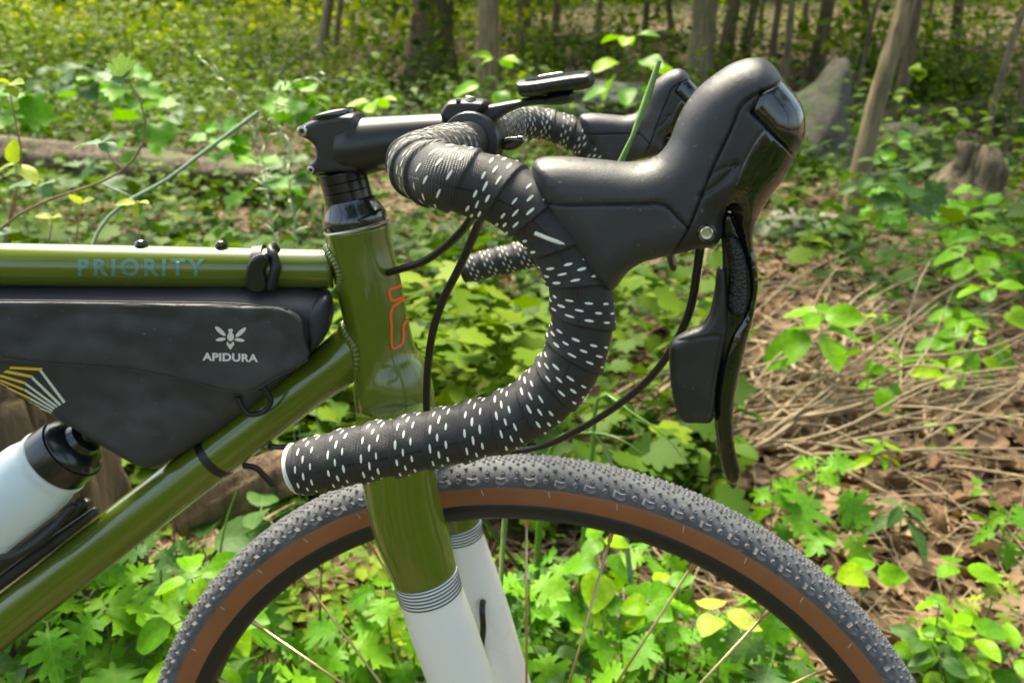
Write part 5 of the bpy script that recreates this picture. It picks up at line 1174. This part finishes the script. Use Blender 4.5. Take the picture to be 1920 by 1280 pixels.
for i, (x0, y0, x1, y1, w, lift) in enumerate([(1380, 860, 1800, 600, 10, .16), (1270, 870, 1700, 690, 9, .14), (1400, 840, 1640, 560, 10, .2), (1390, 640, 1620, 660, 10, .12), (1200, 830, 1500, 720, 9, .12), (1530, 770, 1620, 560, 9, .25), (1600, 730, 1720, 500, 7, .25), (1170, 800, 1340, 620, 8, .12), (1450, 900, 1830, 700, 8, .1), (1250, 780, 1560, 800, 9, .08), (1420, 700, 1480, 860, 7, .1), (1130, 840, 1420, 790, 9, .08), (1870, 520, 1880, 420, 6, .3), (1320, 900, 1600, 700, 10, .1)]):
    p = on_ground(x0, y0 + 30); q = on_ground(x1, min(y1 + 130, 860)); p = p + Vector((0, 0, .02)); q = q + Vector((0, 0, lift * 1.2)); p = p + Vector((0, 0, .05)); D = (p - CC).dot(CF)
    c = p.copy(); me = stick_me(p - c, q - c, w / FPX * D / 2 * 1.0); tag(put('dry_stem', me, dry_m, None, c), DS[i], 'dry stem')
for i in range(200):
    p = on_ground(rng.uniform(960, 1760), rng.uniform(580, 920)); L = rng.uniform(.25, .85); a = rng.normal(.55, .5) if rng.random() < .7 else rng.uniform(0, 6.28)
    q = p + Vector((math.cos(a) * L, math.sin(a) * L * .9, (rng.uniform(.05, .55) if math.cos(a) > .3 else rng.uniform(-.02, .2)) * L)); p = p + Vector((0, 0, rng.uniform(.0, .15))); q.z = max(q.z, ground_z(q.x, q.y) + .01)
    me = stick_me(Vector(), q - p, rng.uniform(.002, .0052)); tag(put('dry_stem', me, dry_m, None, p), 'pale dry plant stem in the fallen heap right of the bars', 'dry stem', 'dry stems heaped right of the handlebar')
TW = []
for i in range(900):                                  # thin straw past counting
    p = on_ground(*((rng.uniform(1050, 1920), rng.uniform(560, 1250)) if rng.random() < .75 else (rng.uniform(300, 1500), rng.uniform(900, 1270)))); L = rng.uniform(.08, .4); a = rng.uniform(0, 6.28)
    p = p + Vector((0, 0, rng.uniform(.005, .07))); q = p + Vector((math.cos(a) * L, math.sin(a) * L, rng.uniform(-.05, .2) * L)); r = rng.uniform(.0007, .0018)
    m_ = (p + q) / 2 + Vector((rng.normal(0, .05), rng.normal(0, .05), rng.normal(0, .03))) * L * 2
    P = np.array([list(p), list(m_), list(q)]); T = P[2] - P[0]; T /= np.linalg.norm(T) + 1e-9; N = np.cross(T, [0, 0, 1.]); N /= np.linalg.norm(N) + 1e-9; B = np.cross(T, N)
    TW.append((P[:, None] + r * np.stack([N, -.5 * N + .87 * B, -.5 * N - .87 * B])[None]).reshape(-1, 3))
F1 = grid_faces(3, 3); V = np.vstack(TW); F = (F1[None] + (np.arange(len(TW)) * 9)[:, None, None]).reshape(-1, 4)
tag(put('straw', mesh_np('straw', V, F), dry_m), 'thin dry straw strewn over the leaf litter', kind='stuff')

# ================================================================== PLANTS in the foreground
LM = {'ov': leaf_mesh('leaf', ov, .22, .45, .6), 'el': leaf_mesh('leaf', el, .35, .5, .5), 'rd': leaf_mesh('leaf', rd, .14, .3, .8), 'mug': leaf_mesh('leaf', mug, .12, .4, .8), 'mug2': leaf_mesh('leaf', [(x * .85, y) for x, y in mug], .3, .9, 1.4), 'map': leaf_mesh('leaf', maple, .12, .3, .6)}
LMM = {}
def lm(kind, mat):
    k = (kind, mat.name)
    if k not in LMM: m_ = LM[kind].copy(); m_.materials.clear(); m_.materials.append(mat); m_.name = 'leaf'; LMM[k] = m_
    return LMM[k]
def orient(d, nrm):
    y = d.normalized(); z = (nrm - y * nrm.dot(y)); z = z.normalized() if z.length > 1e-4 else y.orthogonal().normalized(); x = y.cross(z); return Matrix((x, y, z)).transposed().to_4x4()
UPC = Vector((0, -.35, 1))
def add_leaf(root, kind, mat, p, d, size, tw=.3):
    o = bpy.data.objects.new('leaf', lm(kind, mat)); COL.objects.link(o); o.parent = root
    n_ = UPC + Vector((rng.normal(0, tw * 1.3), rng.normal(0, tw * 1.3), 0)); M_ = orient(d, n_); M_.translation = p - root.location; o.matrix_basis = M_ @ Matrix.Diagonal((size * rng.uniform(.85, 1.15), size, size, 1)); return o
def stem_o(root, pts, r0, r1, mat, name='stem'):
    c = Vector(root.location); n_ = len(pts); me = tube_me(name, [Vector(p) - c for p in pts], list(np.linspace(r0, r1, n_)), n=max(10, n_ * 5), seg=7); me.materials.append(mat)
    o = bpy.data.objects.new(name, me); COL.objects.link(o); o.parent = root; return o
def plant(kind, top, label, cat='plant', group=None, size=.06, tiers=3, per=3, mat=None, spread=.05, stem=None, step=.045, droop=-.3):
    gp = Vector((top.x + rng.uniform(-.03, .03), top.y + rng.uniform(-.02, .03), 0)); gp.z = ground_z(gp.x, gp.y)
    if top.z < gp.z + .04: top = Vector((top.x, top.y, gp.z + .06))
    root = tag(empty('plant' if kind != 'tri' else 'plant', gp), label, cat, group)
    H = top.z - gp.z; axis = (top - gp); mid = gp.lerp(top, .5) + Vector((rng.uniform(-.012, .012), rng.uniform(-.01, .01), 0))
    stem_o(root, [gp - Vector((0, 0, .01)), mid, top], .0022, .0012, stem or stem_m)
    a0 = rng.uniform(0, 6.28)
    for t in range(tiers):
        h = H - t * step
        if h < .02: break
        p = gp.lerp(top, h / H) if h > H / 2 else gp.lerp(top, h / H); a0 += .9
        for k in range(per):
            a = a0 + 6.283 * k / per + rng.normal(0, .15); pit = droop + rng.normal(0, .15) + (.35 if t == 0 else 0)
            d = Vector((math.cos(a) * math.cos(pit), math.sin(a) * math.cos(pit), math.sin(pit))); q = p + d * spread * rng.uniform(.7, 1.2) * (.35 if t == 0 and tiers > 1 else 1)
            s = size * rng.uniform(.8, 1.2) * (.75 if t == 0 and tiers > 1 else 1)
            stem_o(root, [p, q], .0009, .0007, stem or stem_m, 'petiole'); add_leaf(root, {'tri': 'rd', 'five': 'el', 'oval': 'ov', 'mug': rng.choice(['mug', 'mug2']), 'map': 'map'}[kind], mat, q - d * .002, d, s)
    return root
def U(px, py, Y): return un(px, py, Y)
# single ones named by where they stand
SPEC = [
 ('mug', 1540, 870, .95, 'bright cut-leaved plant right of the lever tip, highest of its kind', dict(size=.085, tiers=2, per=5, spread=.03)),
 ('mug', 1450, 920, .95, 'bright cut-leaved plant touching the tyre below the lever tip', dict(size=.07, tiers=2, per=4, spread=.03)),
 ('mug', 1560, 1000, .90, 'cut-leaved plant right of the tyre above the three-leaved sprig', dict(size=.075, tiers=1, per=5, spread=.02)),
 ('five', 1690, 950, 1.0, 'dark green five-leaved seedling on bare litter right of the tyre', dict(size=.085, tiers=2, per=4, spread=.012, mat=dull_m, step=.02)),
 ('five', 1655, 835, 1.3, 'four-leaved seedling beside a dark gap in the litter', dict(size=.07, tiers=2, per=4, spread=.015, step=.03)),
 ('five', 1770, 800, 1.5, 'small seedling to the right with upright paired leaves', dict(size=.07, tiers=2, per=3, spread=.015)),
 ('oval', 1775, 700, 1.7, 'three-leaved sprig growing above the dry stems at right', dict(size=.075, tiers=1, per=4, spread=.02)),
 ('oval', 1540, 590, 1.7, 'broad-leaved plant right of the lever among dry stems', dict(size=.13, tiers=2, per=4, spread=.03, mat=young_m)),
 ('oval', 1660, 690, 1.5, 'low sprig in the middle of the dry stems', dict(size=.06, tiers=2, per=3, spread=.02)),
 ('oval', 1850, 540, 2.0, 'bushy yellow green plant at the right edge', dict(size=.09, tiers=4, per=5, spread=.08, step=.07)),
 ('oval', 1800, 600, 1.9, 'leafy plant just below the bushy one at the right edge', dict(size=.085, tiers=3, per=4, spread=.07, step=.06)),
 ('tri', 1800, 1060, .75, 'three-leaved sprig with round bright leaves above the corner clump', dict(size=.052, tiers=1, per=3, spread=.012)),
 ('tri', 1630, 1075, .70, 'three-leaved sprig with one long leaf right of the tyre', dict(size=.06, tiers=1, per=3, spread=.012)),
 ('mug', 1890, 960, .9, 'pale cut-leaved plant at the right edge over dark twigs', dict(size=.06, tiers=2, per=4, spread=.02)),
 ('mug', 1870, 1090, .75, 'yellowish cut-leaved plant above the corner clump', dict(size=.05, tiers=2, per=4, spread=.02, mat=yel_m)),
 ('tri', 1250, 1095, .42, 'broad bright three-leaved sprig seen through the wheel under the rim', dict(size=.048, tiers=2, per=3, spread=.015)),
 ('tri', 1215, 1130, .38, 'round-leaved sprig left of a spoke inside the wheel', dict(size=.048, tiers=2, per=3, spread=.015)),
 ('tri', 1350, 1150, .40, 'small yellow green sprig inside the wheel by the rim', dict(size=.045, tiers=1, per=3, spread=.015, mat=yel_m)),
 ('tri', 1130, 1010, .46, 'tall broad-leaved sprig just under the rim beside the far fork leg', dict(size=.06, tiers=2, per=3, spread=.02)),
 ('mug', 1300, 1170, .40, 'hanging cut leaf near the rim inside the wheel', dict(size=.06, tiers=1, per=4, spread=.01)),
 ('mug', 1130, 1180, .42, 'cut-leaved plant in the middle of the wheel between spokes', dict(size=.075, tiers=3, per=4, spread=.03)),
 ('mug', 1020, 1120, .45, 'cut-leaved plant beside the white far fork leg', dict(size=.07, tiers=3, per=4, spread=.03)),
 ('mug', 650, 1200, .36, 'large cut-leaved plant left of the white fork leg inside the wheel', dict(size=.085, tiers=3, per=4, spread=.03)),
 ('mug', 720, 1110, .42, 'cut-leaved plant behind the olive fork leg', dict(size=.075, tiers=3, per=4, spread=.03)),
 ('mug', 230, 1110, .22, 'cut-leaved plant hanging below the down tube before the stump', dict(size=.065, tiers=3, per=4, spread=.03)),
 ('mug', 80, 1180, .18, 'cut-leaved plant in the lower left corner before the stump', dict(size=.07, tiers=2, per=4, spread=.03)),
 ('mug', 300, 1030, .24, 'dark cut-leaved plant directly under the down tube', dict(size=.06, tiers=2, per=4, spread=.03, mat=dull_m)),
 ('oval', 150, 1265, .14, 'small oval-leaved sprig at the bottom edge on the left', dict(size=.045, tiers=1, per=3, spread=.01)),
 ('oval', 380, 1020, .40, 'large soft veined leaf sprig between down tube and tyre', dict(size=.11, tiers=1, per=3, spread=.02, mat=dull_m)),
 ('tri', 490, 955, .42, 'single round-leaved sprig left of the bar end', dict(size=.06, tiers=1, per=2, spread=.01, mat=dull_m)),
 ('oval', 1820, 1190, .60, 'tall bright clump in the lower right corner', dict(size=.065, tiers=4, per=4, spread=.04, step=.05)),
 ('tri', 1750, 1230, .58, 'round-leaved plant left in the lower right corner', dict(size=.065, tiers=3, per=3, spread=.04)),
 ('oval', 1905, 1230, .60, 'bright plant at the very corner on the right', dict(size=.065, tiers=3, per=4, spread=.04)),
 ('map', 820, 620, 2.4, 'lobed-leaved plant seen between the cables and the tape', dict(size=.13, tiers=3, per=4, spread=.09, mat=dull_m)),
 ('map', 880, 560, 2.8, 'lobed-leaved plant under the far bar end', dict(size=.13, tiers=2, per=4, spread=.09, mat=mug_m)),
 ('oval', 930, 110, 4.5, 'sprig of broad leaves in front of the brown trunk behind the computer', dict(size=.15, tiers=4, per=4, spread=.12, step=.13)),
 ('oval', 1180, 70, 4.2, 'broad-leaved shoot above the far brake hood', dict(size=.17, tiers=3, per=4, spread=.12, step=.12)),
 ('oval', 700, 190, 4.2, 'low broad-leaved plant right above the stem', dict(size=.17, tiers=2, per=5, spread=.12, step=.10)),
 ('map', 480, 300, 4.0, 'lobed-leaved plant at the end of the fallen trunk', dict(size=.17, tiers=2, per=4, spread=.12, step=.12)),
]
DM = {'mug': mug_m, 'tri': young_m, 'five': young_m, 'oval': young_m, 'map': mug_m}
for kind, a, b_, Y, lab, kw in SPEC:
    kw = dict(kw); kw.setdefault('mat', DM[kind]); plant(kind, U(a, b_, Y), lab, **kw)
# the crowd of like plants behind the wheel and in the lower corners
def crowd(n, box, Yr, group, label, kinds, smul=1.0):
    for i in range(n):
        a = rng.uniform(box[0], box[2]); b_ = rng.uniform(box[1], box[3]); Y = rng.uniform(*Yr); k = kinds[rng.integers(len(kinds))]
        t = U(a, b_, Y); 
        if t.z < ground_z(t.x, t.y) + .03: t = on_ground(a, b_) + Vector((0, 0, .08))
        plant(k, t, label[k], group=group + (' with cut leaves' if k == 'mug' else ' with rounded leaves'), size=rng.uniform(.045, .065) * smul * (1.45 if k == 'mug' else .95), tiers=int(rng.integers(2, 4)), per=int(rng.integers(3, 5)), mat=(DM[k] if rng.random() < .8 else dull_m) if smul < 2 else (dull_m, mug_m)[i % 2], spread=.03 * max(1, smul))
crowd(34, (420, 1040, 1500, 1330), (.34, .66), 'bright plants behind the front wheel', {'mug': 'bright green cut-leaved plant growing behind the spokes', 'tri': 'bright green round-leaved plant growing behind the spokes', 'oval': 'bright green oval-leaved plant growing behind the spokes'}, ['mug', 'mug', 'mug', 'tri'])
crowd(10, (0, 1060, 520, 1330), (.10, .24), 'plants before the stump', {'mug': 'green cut-leaved plant at the foot of the stump', 'oval': 'green oval-leaved plant at the foot of the stump'}, ['mug', 'mug', 'oval'])
crowd(9, (1680, 1130, 1960, 1330), (.5, .75), 'plants in the lower right corner', {'oval': 'bright oval-leaved plant in the lower right corner', 'tri': 'bright round-leaved plant in the lower right corner'}, ['oval', 'tri'])
crowd(16, (0, 120, 600, 420), (2.3, 4.8), 'broad-leaved plants round the fallen trunk', {'map': 'lobed green plant near the fallen trunk on the left', 'oval': 'broad-leaved green plant near the fallen trunk on the left'}, ['map', 'oval', 'map'], 2.6)
crowd(12, (1420, 240, 1920, 560), (2.4, 4.2), 'broad-leaved plants below the boulders', {'map': 'lobed green plant below the boulders on the right', 'oval': 'broad-leaved green plant below the boulders on the right'}, ['map', 'oval'], 2.2)
crowd(8, (1430, 560, 1920, 1120), (1.0, 2.2), 'seedlings on the litter at right', {'oval': 'small green seedling on the litter at right', 'five': 'small green narrow-leaved seedling on the litter at right'}, ['oval', 'five'], .9)

# grass blades
def grass(pts, w, mat, label, name='long_grass', group=None, fold=.3, wf=None):
    P = [Vector(p) for p in pts]; base = P[0].copy(); Q, L = smooth_path(np.array([list(p) for p in P]), 40); T = np.gradient(Q, axis=0); T /= np.linalg.norm(T, axis=1)[:, None]
    V = []; n_ = len(Q)
    for i in range(n_):
        t = i / (n_ - 1); ww = w * (wf(t) if wf else min(1, .35 + t * 2) * (1 - t ** 3)); tt = Vector(T[i]); s_ = tt.cross(Vector((.15, 1, .2))).normalized(); nn_ = s_.cross(tt)
        c = Vector(Q[i]) - base
        for f_, u_ in ((-1, 1), (0, 0), (1, 1), (0, -.12)): V.append(c + s_ * (ww * f_) + nn_ * (ww * fold * u_ + (0 if u_ >= 0 else -.0002)))
    return tag(put(name, mesh_np(name, np.array(V), grid_faces(n_, 4)), mat, None, base), label, 'grass', group)
def gnd(px, py, Y): p = un(px, py, Y); p.z = ground_z(p.x, p.y); return p
grass([gnd(900, 900, .06), un(960, 860, .06), un(1010, 700, .055), un(1075, 520, .05), un(1165, 300, .045), un(1195, 235, .045), un(1236, 114, .045)], .0042, stalk_m, 'twisted green grass stalk standing between the two brake hoods', 'grass_stalk', wf=lambda t: .55 + .45 * math.sin(t * 40) ** 2 * (t > .6) - .45 * max(0, t - .9) * 10 * .9)
grass([gnd(1160, 1280, .62), un(1130, 1230, .60), un(1010, 1110, .56), un(905, 975, .50), un(840, 880, .45)], .0055, bladed_m, 'dark broad grass blade curving down beside the far fork leg')
grass([gnd(1080, 1050, .55), un(1110, 850, .5), un(1128, 740, .48), un(1185, 775, .45), un(1250, 820, .42), un(1302, 890, .40)], .0052, blade_m, 'arching grass blade above the tyre right of the tape')
grass([gnd(1000, 1050, .5), un(1040, 830, .48), un(1100, 812, .45), un(1160, 822, .42), un(1222, 862, .40)], .0055, blade_m, 'short drooping grass blade lying over the top of the tyre')
grass([gnd(1230, 1050, .5), un(1150, 880, .46), un(1105, 800, .44), un(1068, 760, .42)], .005, pale_m, 'pale grass blade crossing behind the cable above the tyre')
grass([gnd(400, 1150, .3), un(412, 1040, .32), un(450, 900, .34), un(462, 862, .34)], .0035, blade_m, 'upright grass blade left of the bar end')
grass([gnd(360, 1200, .3), un(362, 1120, .3), un(372, 960, .3)], .0016, blade_m, 'thin grass stem rising from the plants under the down tube')
grass([gnd(320, 1150, .42), un(400, 1040, .42), un(480, 990, .42), un(560, 945, .42)], .004, blade_m, 'grass blade running along behind the left of the tyre')
grass([gnd(1250, 1250, .5), un(1262, 1150, .5), un(1290, 1050, .5)], .003, bladed_m, 'dark upright grass blade behind the spokes at right')
grass([gnd(590, 1200, .38), un(600, 1120, .4), un(612, 1000, .4)], .003, bladed_m, 'dark grass blade left of the fork inside the wheel')
grass([gnd(560, 1230, .34), un(500, 1160, .36), un(440, 1100, .36)], .003, blade_m, 'leaning grass blade at the left inside the wheel')
grass([gnd(100, 560, .55), un(175, 452, .55), un(330, 325, .55), un(484, 210, .55)], .0050, pale_m, 'long straight pale grass stem slanting up behind the top tube', wf=lambda t: .55)
grass([un(270, 385, .58), un(250, 372, .56), un(192, 346, .56)], .0035, pale_m, 'short bluish blade crossing near the vine', wf=lambda t: .6)
# light leaf on the tape's back, between bar and fork
grass([gnd(830, 900, .3), un(850, 790, .3), un(890, 745, .3), un(925, 728, .3)], .010, blade_m, 'bright leaf tip showing above the tape near the fork', fold=.1)

# seed heads
def seed_head(pts, label, n=26, s=.012):
    base = Vector(pts[0]); root = tag(empty('grass_seed_head', base), label, 'grass'); stem_o(root, pts, .0009, .0004, pale_m)
    Q, L = smooth_path(np.array([list(p) for p in pts]), n * 2); V0, F0 = T_quad; 
    for i in range(n, n * 2):
        p = Vector(Q[i]); a = rng.uniform(-1, 1); d = (Vector(Q[i]) - Vector(Q[i - 1])).normalized() + Vector((rng.normal(0, .5), rng.normal(0, .3), rng.normal(-.3, .4)))
        q = p + d.normalized() * s * rng.uniform(.6, 1.6); me = tube_me('spikelet', [p - base, (p + q) / 2 - base, q - base], [.0005, .0024, .0004], n=8, seg=5); me.materials.append(pale2_m); o = bpy.data.objects.new('spikelet', me); COL.objects.link(o); o.parent = root
pale2_m = M('seed_green', (.42, .48, .22), rough=.5)
YG = .75
seed_head([gnd(560, 700, YG), un(520, 480, YG), un(470, 220, YG), un(420, 150, YG), un(376, 110, YG)], 'feathery grass seed head leaning left high above the log', 30, .014)
seed_head([gnd(600, 720, YG + .02), un(560, 480, YG), un(540, 330, YG), un(520, 180, YG), un(600, 135, YG)], 'feathery grass seed head just left of the stem cap, arching right', 34, .018)
seed_head([gnd(540, 740, YG), un(520, 480, YG), un(480, 230, YG), un(520, 235, YG), un(550, 290, YG)], 'drooping grass seed head left of the steerer clamp bolt', 30, .016)

# vine and seedlings behind the top tube on the left
YV = .30
v = tag(empty('vine', gnd(-40, 700, YV)), 'long reddish vine curling up to a pale lobed leaf on the left', 'vine')
stem_o(v, [gnd(-60, 700, YV), un(-30, 480, YV), un(12, 420, YV), un(85, 378, YV), un(180, 345, YV), un(232, 318, YV), un(268, 270, YV), un(272, 220, YV), un(256, 172, YV), un(238, 148, YV)], .0018, .0009, stemb_m)
v.children[0].data  # main shoot
for (a, b_, dx, dy, s, kd_) in ((236, 148, -60, -20, .030, 'map'), (232, 145, -10, -60, .028, 'map'), (236, 146, 12, -30, .022, 'rd')):
    p = un(a, b_, YV); q = un(a + dx, b_ + dy, YV - .01); add_leaf(v, kd_, blue_m, p, q - p, s, .1)
for (a, b_, dx, dy, s) in ((188, 268, -60, 2, .030), (190, 268, 30, 18, .026), (190, 268, 20, -18, .022), (60, 345, -40, 0, .024), (82, 345, 24, -12, .02), (80, 345, 10, 22, .02), (20, 435, -50, 0, .03)):
    p = un(a, b_, YV); q = un(a + dx, b_ + dy, YV - .01); add_leaf(v, 'rd', blue_m, p, q - p, s, .1)
stem_o(v, [un(232, 318, YV), un(210, 298, YV), un(190, 270, YV)], .0009, .0006, stemb_m, 'side_shoot')
def seedling(path, tips, label, mat=yel_m, s=.022):
    base = gnd(path[0][0], 700, YV + .04); root = tag(empty('seedling', base), label, 'seedling'); stem_o(root, [base] + [un(a, b_, YV + .04) for a, b_ in path], .0012, .0008, stemb_m)
    for (a, b_, dx, dy, k) in tips: p = un(a, b_, YV + .04); q = un(a + dx, b_ + dy, YV + .03); add_leaf(root, 'ov', mat, p, q - p, s * k, .15)
seedling([(12, 450), (38, 330), (36, 250), (18, 190), (17, 162)], [(17, 158, -20, -8, 1), (17, 158, 30, -12, 1.05), (17, 160, 14, 18, .9)], 'tallest reddish seedling at the left edge with a pale leaf tuft')
seedling([(5, 470), (25, 400), (38, 320)], [(32, 306, -14, -40, 1.5), (30, 308, -34, 8, 1.3), (32, 308, 38, 28, 1.6)], 'seedling with three variegated leaves at the left edge')
seedling([(140, 470), (152, 420), (152, 388)], [(150, 384, -16, -24, .9), (152, 382, 30, -24, 1.0), (150, 384, -6, 12, .5)], 'small two-leaved seedling left of the pale grass stem')
seedling([(88, 460), (96, 430), (98, 414)], [(98, 408, -24, -6, .8), (98, 408, 18, -10, .8), (98, 408, 16, 8, .7)], 'tiny seedling low behind the top tube at the left')
seedling([(264, 470), (262, 430), (256, 392)], [(254, 380, -34, -2, 1.0), (256, 380, 32, -8, .9), (254, 382, 0, 26, .8)], 'pale leaf tuft in front of the pale grass stem')
# fallen thick leaves near the right corner, large enough to tell apart
for i in range(40):
    p = on_ground(rng.uniform(1420, 1920), rng.uniform(780, 1270)) if i < 28 else on_ground(rng.uniform(420, 700), rng.uniform(1050, 1270))
    o = bpy.data.objects.new('fallen_leaf', lm(['rd', 'ov', 'map'][i % 3], dead_o)) if i else None
    if i == 0:
        dead_o = leaf_mat('fallen_leaf_brown', [(.20, .11, .06), (.32, .20, .11), (.42, .29, .18)], obj=True, trans=.1, rough=.65, vein=False); o = bpy.data.objects.new('fallen_leaf', lm('rd', dead_o))
    COL.objects.link(o); o.location = p + Vector((0, 0, .025)); o.rotation_euler = (rng.normal(0, .35), rng.normal(0, .35), rng.uniform(0, 6.28)); s = rng.uniform(.06, .10); o.scale = (s, s, s)
    tag(o, 'curled tan dead leaf lying on the litter', 'dead leaf', 'large dead leaves on the litter')
